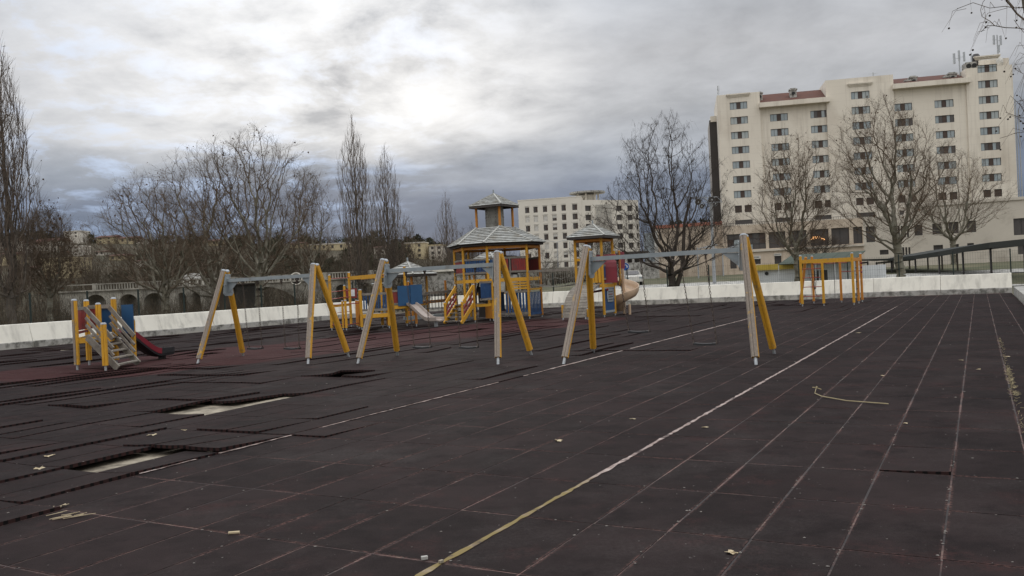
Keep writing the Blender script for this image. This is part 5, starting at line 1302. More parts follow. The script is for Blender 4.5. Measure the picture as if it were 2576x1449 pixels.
# ---- river bridge of pale stone
YB = 130.0
def bx(u_, v_=745): return W(u_, v_, YB).x
br = thing('stone_bridge', 'pale stone arched bridge with balustrade beyond the left barrier', 'bridge', (bx(600), YB, 0))
zdk = W(600, 708, YB).z-.3
arches = []
def arch(u0, u1, vtop, kind=None): 
    x0, x1 = bx(u0, 745), bx(u1, 745); zt_ = W((u0+u1)/2, vtop, YB).z; arches.append((x0, x1, zt_))
arch(212, 268, 741); arch(299, 347, 740); arch(361, 413, 737); arch(446, 468, 736); arch(483, 506, 734); arch(540, 800, 722); arch(844, 876, 716); arch(905, 940, 712); arch(1000, 1040, 708); arch(1385, 1435, 690)
x = bx(150); xe = bx(1450); mb = MB(); prev = None; step = .22
def zlow(x):
    z = -3.5
    for x0, x1, zt_ in arches:
        if x0 < x < x1:
            r = (x1-x0)/2; t_ = (x-(x0+x1)/2)/r; hgt = min(r, 6.5) if r > 6 else r; z = zt_-hgt*(1-math.sqrt(max(1-t_*t_, 0)))
            if r > 6: z = zt_-6.0*(t_*t_)
            z = max(z, -3.5)
    return z
while x < xe:
    z = zlow(x); cur = (x, z)
    if prev:
        xa_, za_ = prev; xb_, zb_ = cur
        mb.add([(xa_, YB, za_), (xb_, YB, zb_), (xb_, YB, zdk), (xa_, YB, zdk)], [(0, 1, 2, 3)])
        mb.add([(xa_, YB, za_), (xa_, YB+6, za_), (xb_, YB+6, zb_), (xb_, YB, zb_)], [(0, 1, 2, 3)])
        mb.add([(xa_, YB+6, za_), (xa_, YB+6, zdk), (xb_, YB+6, zdk), (xb_, YB+6, zb_)], [(0, 1, 2, 3)])
    prev = cur; x += step
mb.add([(bx(150), YB, zdk), (xe, YB, zdk), (xe, YB+6, zdk), (bx(150), YB+6, zdk)], [(0, 1, 2, 3)]); mb.build('wall', 'stone', br)
for x0, x1, zt_ in arches[1:]:
    r = (x1-x0)/2
    if r > 6: continue
    mb = MB(); n_ = 14; cx = (x0+x1)/2; zc_ = zt_-r
    for k in range(n_):
        a, b_ = math.pi*k/n_, math.pi*(k+1)/n_; P_ = lambda aa, rr_, yy: (cx+math.cos(aa)*rr_, yy, zc_+math.sin(aa)*rr_)
        mb.add([P_(a, r+.01, YB-.08), P_(b_, r+.01, YB-.08), P_(b_, r+.28, YB-.08), P_(a, r+.28, YB-.08), P_(a, r+.28, YB-.002), P_(b_, r+.28, YB-.002)], [(0, 3, 2, 1), (3, 4, 5, 2)])
    mb.build('arch_ring', 'stone', br)
mb = MB(); mb.box(((bx(150)+xe)/2, YB-.12, zdk-.05), xe-bx(150), .36, .22); mb.build('string_course', 'stone', br)
mb = MB(); mb.box(((bx(150)+xe)/2, YB-.05, zdk+.92), xe-bx(150), .30, .14); mb.build('parapet_rail', 'stone', br)
bal = mesh_of(MB().box((0, 0, 0), .16, .16, .76), 'stone')
mb = MB(); x = bx(240)
while x < bx(1200): mb.box((x, YB-.05, zdk+.46), .15, .15, .78); x += .42
stuff(mb.build('balusters', 'stone', br))
for k in range(11):
    xx = bx(240)+k*(bx(1400)-bx(240))/10; MB().box((xx, YB-.06, zdk+.52), .6, .42, 1.05).build('pier', 'stone', br)
c = W(745, 701, YB-.1); MB().tube(c+Vector((0, .08, 0)), c, .78, n=18).build('oculus', 'dark_stone', br)
mb = MB()
for k in range(18): a, b_ = 2*math.pi*k/18, 2*math.pi*(k+1)/18; mb.beam(c+Vector((math.cos(a)*.9, -.05, math.sin(a)*.9)), c+Vector((math.cos(b_)*.9, -.05, math.sin(b_)*.9)), .14, .14)
mb.build('oculus_ring', 'barrier_concrete', br)
# modern pale underpass wall right of the bridge, partly hidden behind the play towers
F8 = Facade(W(1040, 720, 95), W(1310, 715, 95))
wl = thing('pale_wall', 'long pale concrete wall behind the rope walkway', 'wall', F8.P)
z8 = F8.uv(1100, 684)[1]; mb = MB(); F8.wall(mb, 0, F8.L, -1.5, z8, [], 0); box_shell(mb, F8, 0, F8.L, -1.5, z8, 3); mb.build('wall', 'plinth_concrete', wl)
mb = MB(); F8.box(mb, -.2, F8.L+.2, z8, z8+.3, -.3, .6); mb.build('coping', 'barrier_concrete', wl)
# stone stair beside the bridge, pavilion on the deck
kp = W(486, 712, YB+3); kd = thing('bridge_pavilion', 'small pale domed pavilion standing on the stone bridge', 'pavilion', (kp.x, kp.y, zdk))
mb = MB(); n_ = 8
for k in range(n_): a = 2*math.pi*k/n_; p = Vector((kp.x+math.cos(a)*1.5, kp.y+math.sin(a)*1.5, zdk)); mb.tube(p, p+ZV*1.0, .10, n=6)
stuff(mb.build('columns', 'barrier_concrete', kd))
mb = MB(); pr = [(1.75, 1.0), (1.7, 1.2), (1.35, 1.6), (.8, 1.9), (.25, 2.0)]
for (r0, z0), (r1, z1) in zip(pr, pr[1:]): mb.tube(Vector((kp.x, kp.y, zdk+z0)), Vector((kp.x, kp.y, zdk+z1)), r0, r1, n=16)
mb.build('dome', 'plinth_concrete', kd)
for (u0, u1, v0, v1, m_, lab) in ((553, 582, 722, 766, 'red_board', 'dark maroon cabin behind the fence, behind the leg of the leftmost swing set'), (595, 641, 716, 766, 'dark_stone', 'black boxy cabin behind the fence, behind the leftmost pair of swings')):
    p0, p1 = W(u0, v1, 62), W(u1, v1, 62); z1 = W((u0+u1)/2, v0, 62).z
    cb_ = thing('cabin', lab, 'cabin', (p0.x, 62, -1)); X0, X1 = p0.x, p1.x
    MB().box(((X0+X1)/2, 63, (z1-2.2)/2), X1-X0, 2, z1+2.2).build('walls', m_ if m_ != 'red_board' else 'window_brown', cb_); MB().box(((X0+X1)/2, 63, z1+.05), X1-X0+.3, 2.3, .10).build('roof', 'dark_cladding', cb_)
# ---- houses on the hillside
def hit(u_, v_, y0=120):
    y = y0
    while y < 420:
        p = W(u_, v_, y)
        if p.z < terrain(p.x, y): return y
        y += 1.5
    return 330
HRECT = []
def house(u_, vt, vb, wpx, wm, rm, label, floors=2, flat=False):
    y_ = min(hit(u_, vb), 335); s_ = y_/F; p = W(u_, vt, y_); w = wpx*s_; h_ = (vb-vt)*s_; zt_ = p.z; x0 = p.x-w/2; d_ = 7
    HRECT.append((u_-wpx/2-2, u_+wpx/2+2, vt-5, vb+1, y_))
    root = thing('hillside_house', label, 'house', (p.x, y_, zt_-h_), 'houses on the hillside')
    Fh = Facade(Vector((x0, y_, 0)), Vector((x0+w, y_-w*.10, 0))); holes = []
    nx = max(2, int(w/2.6)); fh = h_/floors; hw_, hh_ = min(.45, w/nx*.26), min(.62, fh*.27)
    for f in range(floors):
        for k in range(nx):
            cx = w*(k+.5)/nx; cz = zt_-h_+(f+.55)*fh; holes.append((cx-hw_, cx+hw_, cz-hh_, cz+hh_))
    mb = MB(); Fh.wall(mb, 0, Fh.L, zt_-h_-3, zt_, holes, 0, dep=.3); box_shell(mb, Fh, 0, Fh.L, zt_-h_-3, zt_, d_); mb.build('wall', wm, root)
    for q in holes:
        mb = MB(); Fh.box(mb, q[0], q[1], q[2], q[3], .25, .29); mb.build('window', 'window_dark', root)
    mb = MB(); roof = min(1.4, w*.13)
    if flat: Fh.box(mb, -.2, Fh.L+.2, zt_+.003, zt_+.35, -.2, d_)
    else: mb.add([Fh.w(-.5, zt_-.05, -.6), Fh.w(Fh.L+.5, zt_-.05, -.6), Fh.w(Fh.L+.5, zt_+roof, d_/2), Fh.w(-.5, zt_+roof, d_/2), Fh.w(Fh.L+.5, zt_-.05, d_+.6), Fh.w(-.5, zt_-.05, d_+.6)], [(0, 1, 2, 3), (3, 2, 4, 5), (0, 3, 5), (1, 4, 2)])
    mb.build('roof', rm, root); return root
HS = [(181, 583, 599, 42, 'white_wall', 'white_wall', 'white flat roofed house on the ridge behind the left trees', 2, True),
      (264, 597, 612, 44, 'cream_wall', 'roof_tile', 'yellow house with terracotta roof on the ridge', 2, False),
      (318, 599, 611, 40, 'cream_wall', 'roof_tile', 'cream house with wide low roof right of the yellow house', 1, False),
      (352, 603, 612, 18, 'white_wall', 'roof_tile', 'small white house at the right end of the ridge row', 1, False),
      (184, 620, 645, 26, 'white_wall', 'white_wall', 'narrow white house below the flat roofed one', 3, True),
      (118, 607, 632, 66, 'annex_light', 'roof_tile', 'long pale house among trees at the far left', 3, False),
      (66, 612, 636, 26, 'white_wall', 'roof_tile', 'white house between the left poplar and the long pale house', 2, False),
      (12, 604, 634, 30, 'annex_light', 'roof_tile', 'pale house behind the left poplar trunk', 3, False),
      (250, 633, 643, 24, 'white_wall', 'roof_tile', 'low white house halfway down the slope', 1, False),
      (292, 643, 655, 36, 'cream_wall', 'roof_tile', 'small beige house on the slope above the bridge', 1, False),
      (352, 656, 673, 26, 'white_wall', 'roof_tile', 'white house low on the slope, left of the large trees', 2, False),
      (12, 640, 668, 44, 'cream_wall', 'roof_tile', 'cream house at the left edge of the hillside', 2, False),
      (150, 652, 700, 90, 'cream_wall', 'cream_wall', 'large ochre block low on the left slope', 4, True),
      (90, 672, 700, 34, 'annex_light', 'roof_tile', 'pale house beside the large ochre block', 2, False),
      (530, 606, 618, 36, 'cream_wall', 'roof_tile', 'house hidden by the branches of the large trees', 1, False),
      (826, 615, 629, 90, 'cream_wall', 'annex_light', 'long cream block on the hill left of the poplars', 1, True),
      (745, 612, 624, 30, 'cream_wall', 'roof_tile', 'cream house on the hill left of the long block', 1, False),
      (955, 622, 640, 30, 'annex_light', 'roof_tile', 'pale house between the two tall poplars on the hill', 2, False),
      (1042, 612, 650, 50, 'cream_wall', 'annex_light', 'beige block of flats on the hill right of the poplars', 3, True),
      (1096, 618, 655, 34, 'annex_light', 'cream_wall', 'pale block of flats left of the octagonal tower', 3, True),
      (655, 648, 662, 26, 'white_wall', 'roof_tile', 'small white house above the bridge behind the swings', 1, False)]
for h_ in HS: house(*h_)
def project(p):
    d = Vector(p)-CAM; z_ = d.dot(fwd); return 1288+d.dot(RT)/z_*F, 724.5-d.dot(UP)/z_*F
def blocks(x_, y_, z0, z1):
    u0, vb_ = project((x_, y_, z0)); _, vt_ = project((x_, y_, z1))
    return any(r[0]-3 < u0 < r[1]+3 and vt_ < r[3] and vb_ > r[2] and y_ < r[4]+3 for r in HRECT)
# ------------------------------------------------------------------ bare trees
RNG = np.random.default_rng(5)
def crown_points(n, prof, z0, z1, shell=.55, flat=1.0, seed=0):
    rg = np.random.default_rng(seed); zs = np.array([p[0] for p in prof]); rs = np.array([p[1] for p in prof])
    P = []; got = 0
    zf = rg.random(n*6); rr_ = np.interp(zf, zs, rs); keep = rg.random(n*6) < (rr_/rs.max())**2+.02
    zf = zf[keep][:n]; rr_ = rr_[keep][:n]; m_ = len(zf); a = rg.random(m_)*2*math.pi; q = rg.random(m_)**(.5*(1-shell)+.15)
    lump = 1+.24*np.sin(a*3+zf*9+seed)+.15*np.sin(a*5-zf*14+seed*2)
    r = rr_*q*lump
    return np.stack([np.cos(a)*r*flat, np.sin(a)*r*flat, z0+(z1-z0)*zf], 1)
def grow(trunk, pts, bf=.35, down=1.2, zs=1.0, skip=0):
    n0 = len(trunk); N = n0+len(pts); pos_ = np.zeros((N, 3)); par = np.full(N, -1); pl = np.zeros(N)
    pos_[:n0] = trunk
    for i in range(1, n0): par[i] = i-1; pl[i] = pl[i-1]+np.linalg.norm(pos_[i]-pos_[i-1])
    rem = np.arange(len(pts)); best = np.full(len(pts), 1e9); bn = np.zeros(len(pts), int)
    sc_ = np.array([1, 1, zs])
    def upd(i):
        nonlocal best, bn
        d = (pts[rem]-pos_[i]); dist = np.sqrt(((d*sc_)**2).sum(1)); c = dist+bf*pl[i]+down*np.maximum(-d[:, 2], 0)
        b = best[rem]; k = c < b; idx = rem[k]; best[idx] = c[k]; bn[idx] = i
    for i in range(skip, n0): upd(i)
    cur = n0
    while len(rem):
        k = np.argmin(best[rem]); j = rem[k]; rem = np.delete(rem, k)
        pos_[cur] = pts[j]; par[cur] = bn[j]; pl[cur] = pl[bn[j]]+np.linalg.norm(pos_[cur]-pos_[bn[j]]); upd(cur) if len(rem) else None; cur += 1
    return pos_, par
def make_tree(base, trunk, pts, rt, tip=.006, bf=.35, down=1.2, zs=1.0, skip=0, twig=.45, ntw=3, droop=0.0, seed=1, expo=.46, balls=0, ball_r=.03, upbias=.3):
    rg = np.random.default_rng(seed); pos_, par = grow(np.array(trunk, float), pts, bf, down, zs, skip); N = len(pos_); n0 = len(trunk)
    cnt = np.zeros(N)
    ch = np.zeros(N, int)
    for i in range(1, N): ch[par[i]] += 1
    cnt[ch == 0] = 1
    order = np.arange(N-1, 0, -1)
    for i in order: cnt[par[i]] += cnt[i]          # parents always precede children
    rad = cnt**expo; rad = tip+(rad-1)/(rad[0]-1+1e-9)*(rt-tip)
    # smooth the zig zag
    for _ in range(2):
        sm = pos_.copy()
        for i in range(n0, N):
            if ch[i] == 1: pass
        kids = [[] for _ in range(N)]
        for i in range(1, N): kids[par[i]].append(i)
        for i in range(n0, N):
            if kids[i]:
                big_ = max(kids[i], key=lambda q: cnt[q]); sm[i] = pos_[i]*.5+(pos_[par[i]]+pos_[big_])*.25
        pos_ = sm
    i = np.arange(1, N); P0 = pos_[par[i]]; P1 = pos_[i]; R1 = rad[i]; R0 = np.minimum(rad[par[i]], R1*1.5+.004)
    R0[:max(n0-1, 0)] = rad[par[i]][:max(n0-1, 0)]
    # bend every longer twig once
    L = np.linalg.norm(P1-P0, axis=1); mid = (P0+P1)/2+rg.normal(0, 1, P0.shape)*(L[:, None]*.07); Rm = (R0+R1)/2
    P0s = np.vstack([P0, mid]); P1s = np.vstack([mid, P1]); R0s = np.concatenate([R0, Rm]); R1s = np.concatenate([Rm, R1])
    # twigs
    tips = np.where(cnt <= 4)[0]; tips = tips[tips >= n0]
    T0 = []; T1 = []
    if ntw:
        tp = np.repeat(tips, ntw); d = pos_[tp]-pos_[par[tp]]; d /= np.linalg.norm(d, axis=1, keepdims=True)+1e-9
        dirs = d*.8+rg.normal(0, .55, d.shape)+np.array([0, 0, upbias]); dirs /= np.linalg.norm(dirs, axis=1, keepdims=True)
        ln = twig*(.4+rg.random(len(tp)))[:, None]; f = rg.random(len(tp))[:, None]
        s = pos_[tp]*(f)+pos_[par[tp]]*(1-f); m1 = s+dirs*ln*.5+rg.normal(0, .02, s.shape); e = m1+dirs*ln*.5+np.array([0, 0, -droop])*ln+rg.normal(0, .03, s.shape)
        tr = tip*.8
        P0s = np.vstack([P0s, s, m1]); P1s = np.vstack([P1s, m1, e]); R0s = np.concatenate([R0s, np.full(len(s), tr), np.full(len(s), tr*.8)]); R1s = np.concatenate([R1s, np.full(len(s), tr*.8), np.full(len(s), tr*.45)])
        T1 = e
    b = np.array(tuple(base)); big_ = R1s > max(rt*.16, .035)
    return (P0s, P1s, R0s, R1s, big_, T1, b)
def emit_tree(name, label, cat, data, bark, twigm, group=None, leaf=None, leaf_n=0, leaf_r=.05, seed=2, balls=False):
    P0, P1, R0, R1, big_, T1, b = data; root = thing(name, label, cat, tuple(b), group)
    V, Fc = tubes_np(P0[big_], P1[big_], R0[big_], R1[big_], 7); arr_mesh('trunk', V, Fc, bark, root, smooth=True)
    s = ~big_; V, Fc = tubes_np(P0[s], P1[s], R0[s], R1[s], 3); cr = arr_mesh('crown', V, Fc, twigm, root)
    if leaf_n and len(T1):
        rg = np.random.default_rng(seed); k = rg.choice(len(T1), min(leaf_n, len(T1)), replace=False); C = T1[k]; n = len(k)
        if balls:
            Vv = []; ff = []
            C = C-np.array([0, 0, .06])
            o_ = np.array([(1, 0, 0), (-1, 0, 0), (0, 1, 0), (0, -1, 0), (0, 0, 1), (0, 0, -1), (.6, .6, .5), (-.6, .6, .5), (.6, -.6, .5), (-.6, -.6, .5), (.6, .6, -.5), (-.6, .6, -.5), (.6, -.6, -.5), (-.6, -.6, -.5)])*leaf_r
            tri = np.array([(4, 6, 7), (4, 7, 9), (4, 9, 8), (4, 8, 6), (6, 2, 7), (7, 1, 9), (9, 3, 8), (8, 0, 6), (2, 6, 10), (2, 10, 11), (2, 11, 7), (7, 11, 1), (1, 11, 13), (1, 13, 9), (9, 13, 3), (3, 13, 12), (3, 12, 8), (8, 12, 0), (0, 12, 10), (0, 10, 6), (5, 11, 10), (5, 13, 11), (5, 12, 13), (5, 10, 12)])
            V = (C[:, None, :]+o_[None]).reshape(-1, 3); Fc = (np.arange(n)[:, None, None]*14+tri[None]).reshape(-1, 3)
            ob_ = arr_mesh('seed_ball', V, Fc, leaf, root); ob_['kind'] = 'stuff'
        else:
            o1 = rg.normal(0, 1, (n, 3)); o2 = rg.normal(0, 1, (n, 3)); rr_ = leaf_r*(.5+rg.random(n))[:, None]
            V = np.stack([C+o1*rr_*.7, C+o2*rr_*.7, C-o1*rr_*.7-np.array([0, 0, 1])*rr_, C-o2*rr_*.7], 1).reshape(-1, 3)
            Fc = np.arange(4*n).reshape(-1, 4); ob_ = arr_mesh('dry_leaves', V, Fc, leaf, root); ob_['kind'] = 'stuff'
    return root
def place(u_, v_, y_):
    p = W(u_, v_, y_); z = terrain(p.x, y_); return Vector((p.x, y_, z))
def dims(u_, y_, vtop): return W(u_, vtop, y_).z
def poplar(u_, vb, y_, vtop, wpx, label, seed, n=1500, cb=.12, r=.2):
    b = place(u_, vb, y_); Hh = dims(u_, y_, vtop)-b.z; R_ = wpx/2/F*y_
    pr = [(0, .15), (.10, .7), (.3, .95), (.5, 1.0), (.7, .85), (.87, .5), (1, .06)]; pr = [(a, c*R_) for a, c in pr]
    pts = crown_points(n, pr, Hh*cb, Hh, .3, 1, seed); tr = [(.02*math.sin(k), .02*math.cos(k*2), Hh*k/14) for k in range(15)]
    d = make_tree(b, tr, pts, r, tip=.008, bf=.12, down=3.0, zs=.33, skip=2, twig=.75, ntw=2, seed=seed, upbias=1.3)
    return emit_tree('poplar_tree', label, 'tree', d, 'bark_poplar', 'twig_poplar', 'tall bare poplars', 'dead_leaf', 300, .03)
def spread(u_, vb, y_, vtop, wpx, label, seed, n=1700, cb=.22, r=.28, prof=None, lean=(0, 0), fork=.25, bark='bark_plane', tw='twig_plane', leaf='dead_leaf', ln=800, lr=.035, bf=.50, down=1.0, name='plane_tree', group=None, droop=.1, twig=.62, tip=.0048, ntw=7, stem=None):
    b = place(u_, vb, y_); Hh = dims(u_, y_, vtop)-b.z; R_ = wpx/2/F*y_
    prof = prof or [(0, .35), (.15, .78), (.35, 1.0), (.55, .95), (.75, .75), (.9, .48), (1, .12)]
    pts = crown_points(n, [(a, c*R_) for a, c in prof], Hh*cb, Hh, .5, 1, seed); k_ = 7
    lx, ly = lean
    pts[:, 0] += lx*(pts[:, 2]/Hh); pts[:, 1] += ly*(pts[:, 2]/Hh)
    tr = [(lx*.6*(k/k_*fork*1.6)+.04*math.sin(k*1.7+seed), ly*.6*k/k_*fork, Hh*fork*k/k_) for k in range(k_+1)]
    d = make_tree(b, tr, pts, r, tip=tip, bf=bf, down=down, skip=4, twig=twig, ntw=ntw, seed=seed, droop=droop)
    if stem:
        q = np.array(stem, float); rr_ = np.linspace(r*.72, r*.3, len(q)); d = (np.vstack([d[0], q[:-1]]), np.vstack([d[1], q[1:]]), np.concatenate([d[2], rr_[:-1]]), np.concatenate([d[3], rr_[1:]]), np.concatenate([d[4], np.full(len(q)-1, True)]), d[5], d[6])
    return emit_tree(name, label, 'tree', d, bark, tw, group, leaf, ln, lr)
poplar(30, 800, 40, 102, 125, 'tallest bare poplar, at the left edge of the photo', 3, 1900, .08, .20)
poplar(905, 700, 88, 286, 88, 'taller of the two bare poplars left of the octagonal play tower', 4, 2400, .08, .26)
poplar(982, 700, 92, 366, 84, 'bare poplar just right of the taller one, left of the play tower', 5, 2200, .08, .22)
poplar(1130, 700, 105, 478, 66, 'small bare poplar in the distance directly left of the octagonal roof', 6, 900, .08, .2)
poplar(215, 690, 200, 556, 46, 'tiny bare poplar far behind on the ridge by the yellow house', 8, 450, .05, .2)
PG = 'bare plane trees by the river'
spread(126, 800, 44, 512, 150, 'small bare plane tree right of the leftmost poplar', 11, 1300, .30, .14, group=PG, ln=900, fork=.34)
spread(425, 790, 57, 425, 300, 'bare plane tree leaning over the left barrier, left of the leftmost swing set', 12, 1500, .20, .26, lean=(-1.2, 0), group=PG, fork=.24, ln=1100, lr=.038)
spread(545, 760, 66, 352, 330, 'broad bare plane tree in the middle of the riverside group', 13, 1500, .14, .30, group=PG, fork=.18, lean=(-.8, 0), ln=1100, lr=.038)
spread(655, 780, 60, 313, 330, 'largest bare plane tree, above the leftmost swing beam', 14, 1900, .20, .30, group=PG, fork=.26, ln=1400, lr=.04)
spread(785, 740, 74, 420, 130, 'slim bare plane tree at the right of the riverside group', 15, 1000, .25, .16, group=PG, fork=.3)
spread(1035, 700, 84, 540, 46, 'thin bare sapling right of the two poplars', 16, 260, .35, .07, group=None, fork=.45, ln=60, name='bare_sapling')
spread(1000, 720, 80, 600, 130, 'low bare bushy tree behind the climbing unit roof', 17, 700, .15, .10, ln=200, tw='twig_brown', name='bare_tree')
spread(1190, 700, 120, 560, 140, 'hazy bare tree behind the left side of the octagonal tower', 18, 900, .15, .15, ln=100, tw='twig_brown', name='bare_tree')
# dark tree with hanging pods in front of the hotel's left edge
spread(1692, 735, 55, 282, 350, 'dark bare tree with dangling pods left of the hotel', 21, 2100, .16, .25, prof=[(0, .35), (.12, .95), (.3, 1.05), (.5, .86), (.7, .66), (.85, .50), (1, .2)], fork=.20, bark='bark_dark', tw='bark_dark', ln=900, lr=.035, leaf='bark_dark', name='pod_tree', droop=1.0, twig=.45, lean=(-.3, 0), bf=.42, stem=[(.1, 0, .3), (.35, 0, 1.0), (.75, 0, 2.2), (.85, 0, 3.6), (1.0, .1, 5.0), (1.5, .1, 6.6)])
PT = 'bare plane trees in front of the hotel'
spread(2006, 705, 58, 330, 195, 'bare plane tree in front of the left half of the hotel', 22, 1300, .24, .19, prof=[(0, .3), (.15, .85), (.35, 1.0), (.55, .95), (.75, .75), (.9, .55), (1, .1)], group=PT, fork=.28, bark='bark_plane')
spread(2270, 715, 55, 238, 290, 'largest bare plane tree in front of the hotel, beside the climbing frame', 23, 1800, .22, .28, lean=(-1.1, 0), group=PT, fork=.22)
spread(2400, 690, 94, 370, 270, 'bare plane tree in front of the right end of the hotel', 24, 1700, .24, .30, group=PT, fork=.2)
spread(2060, 700, 90, 590, 150, 'low pollarded bare tree behind the cafe awning', 25, 700, .45, .12, ln=100, tw='twig_brown', name='bare_tree')
spread(1350, 712, 105, 618, 150, 'scrubby bare bush tree behind the net bridge', 26, 420, .2, .08, ln=60, tw='twig_brown', name='bare_tree')
spread(1500, 700, 85, 560, 120, 'small dark twiggy tree beside the slide tower roof', 27, 700, .3, .12, ln=100, bark='bark_dark', tw='bark_dark', name='bare_tree')
# overhanging plane branches with seed balls at the right edge
b = Vector((15.5, 18.5, 0)); Hh = 12.5
pts = crown_points(2400, [(0, 1.2), (.2, 3.2), (.45, 4.4), (.7, 4.0), (.9, 2.2), (1, .5)], 2.6, Hh, .6, 1, 31)
tr = [(0, 0, k*.5) for k in range(8)]
d = make_tree(b, tr, pts, .24, tip=.007, bf=.25, down=.6, skip=4, twig=.55, ntw=2, seed=31, droop=.9)
emit_tree('plane_tree', 'bare plane tree with hanging seed balls reaching in from the right edge', 'tree', d, 'bark_plane', 'twig_plane', None, 'bark_dark', 1700, .026, balls=True)
# ------------------------------------------------------------------ bare scrub between the barrier and the hill
def brush(name, label, n, area, hgt, m_, rad=.02, seed=3, fan=5, spreadf=.35):
    rg = np.random.default_rng(seed); P0 = []; 
    X, Y = area(rg, n)
    if rad > .03 and 'hill' in name:
        ok = [rg.random() < .25 or not blocks(x_, y_, terrain(x_, y_)+.3, terrain(x_, y_)+hgt[1]*.85) for x_, y_ in zip(X, Y)]; X = X[ok]; Y = Y[ok]
    Z = np.array([terrain(x_, y_) for x_, y_ in zip(X, Y)])
    B0 = np.stack([X, Y, Z], 1); B0 = np.repeat(B0, fan, 0); n2 = len(B0)
    hh = (hgt[0]+(hgt[1]-hgt[0])*rg.random(n2))[:, None]; dr_ = rg.normal(0, spreadf, (n2, 3)); dr_[:, 2] = 1; dr_ /= np.linalg.norm(dr_, axis=1, keepdims=True)
    m1 = B0+dr_*hh*.5+rg.normal(0, .08, (n2, 3)); dr2 = dr_+rg.normal(0, .25, (n2, 3)); e = m1+dr2*hh*.5
    q0 = [B0, m1]; q1 = [m1, e]; r0 = [np.full(n2, rad), np.full(n2, rad*.7)]; r1 = [np.full(n2, rad*.7), np.full(n2, rad*.3)]
    for k in range(4):
        s = B0+(m1-B0)*(.5+.5*rg.random((n2, 1))) if k < 2 else m1+(e-m1)*rg.random((n2, 1)); d3 = dr_+rg.normal(0, .55, (n2, 3)); e3 = s+d3*hh*.28
        q0.append(s); q1.append(e3); r0.append(np.full(n2, rad*.5)); r1.append(np.full(n2, rad*.2))
    V, Fc = tubes_np(np.vstack(q0), np.vstack(q1), np.concatenate(r0), np.concatenate(r1), 3)
    o = arr_mesh(name, V, Fc, m_); stuff(o, label, 'shrubs'); return o
def area_px(u0, u1, y0, y1):
    def f(rg, n):
        y = y0+(y1-y0)*rg.random(n)**.8; u_ = u0+(u1-u0)*rg.random(n); return (u_-1288)/F*y, y
    return f
def area_left(rg, n):
    a = 5+50*rg.random(n); b_ = BL-3-14*rg.random(n)**1.3; X = a*A.x+b_*B.x; Y = a*A.y+b_*B.y; return X, Y
brush('riverside_scrub', 'tangled brown bare scrub along the river behind the left barrier', 380, area_left, (.8, 2.4), 'scrub', .012, 3, 5, .5)
brush('riverside_scrub', 'brown bare undergrowth between the barrier and the stone bridge', 640, area_px(-150, 1180, 66, 124), (1.5, 3.2), 'scrub', .016, 4, 5, .45)
brush('hillside_scrub', 'brown bare woodland between the bridge and the hillside houses', 1500, area_px(-200, 1200, 142, 235), (3.5, 7.5), 'scrub', .035, 5, 5, .30)
brush('hillside_scrub', 'bare woodland on the far hill slope', 1100, area_px(-300, 1300, 240, 345), (2.2, 4.6), 'scrub', .05, 6, 5, .32)
brush('hedge_scrub', 'brown bare shrubs along the road right of the octagonal tower', 260, area_px(1240, 1640, 100, 150), (1.0, 2.2), 'scrub', .03, 7, 5, .4)
# ------------------------------------------------------------------ evergreens on the hill
def evergreen_mesh(seed, nl=420, pine=False):
    rg = np.random.default_rng(seed); lob = []
    for k in range(13):
        a = rg.random()*6.28; z = .25+.75*rg.random(); r = (.55 if pine else .62)*(1-(max(z-.5, 0))*.9)*rg.random()**.6
        lob.append((math.cos(a)*r, math.sin(a)*r, z*.95, .18+.20*rg.random()))
    C = []
    for k in range(nl):
        x_, y_, z_, r_ = lob[rg.integers(len(lob))]; d = rg.normal(0, 1, 3); d /= np.linalg.norm(d); q = rg.random()**.35*r_; C.append((x_+d[0]*q, y_+d[1]*q, z_+d[2]*q*.8))
    C = np.array(C); n = len(C); o1 = rg.normal(0, 1, (n, 3)); o2 = rg.normal(0, 1, (n, 3)); s = .055*(.6+.8*rg.random((n, 1)))
    o1 *= s; o2 *= s
    return np.stack([C+o1, C+o2, C-o1, C-o2], 1).reshape(-1, 3), np.arange(4*n).reshape(-1, 4)
EM = []
for k in range(4):
    V, Fc = evergreen_mesh(40+k); o = arr_mesh('tmp', V, Fc, 'evergreen'); EM.append(o.data); bpy.data.objects.remove(o)
tm = mesh_of(MB().tube((0, 0, -.3), (0, 0, .5), .05, .03, n=6), 'bark_dark')
EG = [(10, 592, 330, 9), (48, 585, 335, 9), (75, 580, 330, 10), (100, 584, 335, 9), (130, 590, 330, 9), (225, 590, 345, 7), (390, 603, 320, 9), (420, 598, 330, 10), (452, 597, 335, 11), (480, 602, 325, 9), (505, 592, 335, 10), (540, 596, 330, 9),
      (575, 600, 328, 10), (610, 596, 335, 9), (690, 600, 335, 9), (790, 582, 335, 12), (820, 580, 332, 13), (845, 590, 338, 9), (770, 594, 335, 8), (900, 598, 335, 9), (1020, 598, 330, 7), (1045, 596, 335, 9), (1062, 598, 330, 8), (985, 604, 328, 7), (1090, 604, 330, 7),
      (720, 640, 290, 9), (860, 640, 290, 10), (905, 645, 280, 10), (600, 640, 280, 10), (430, 640, 275, 10), (500, 650, 270, 9), (360, 625, 300, 8), (940, 650, 275, 9), (660, 620, 300, 8), (540, 625, 300, 9), (810, 645, 285, 8), (330, 615, 310, 7), (1440, 690, 150, 3), (1745, 562, 200, 7), (1715, 558, 205, 6), (1770, 560, 200, 6)]
EGL = ['on the ridge at the far left', 'on the ridge by the tall left poplar', 'on the ridge left of the flat roofed house']
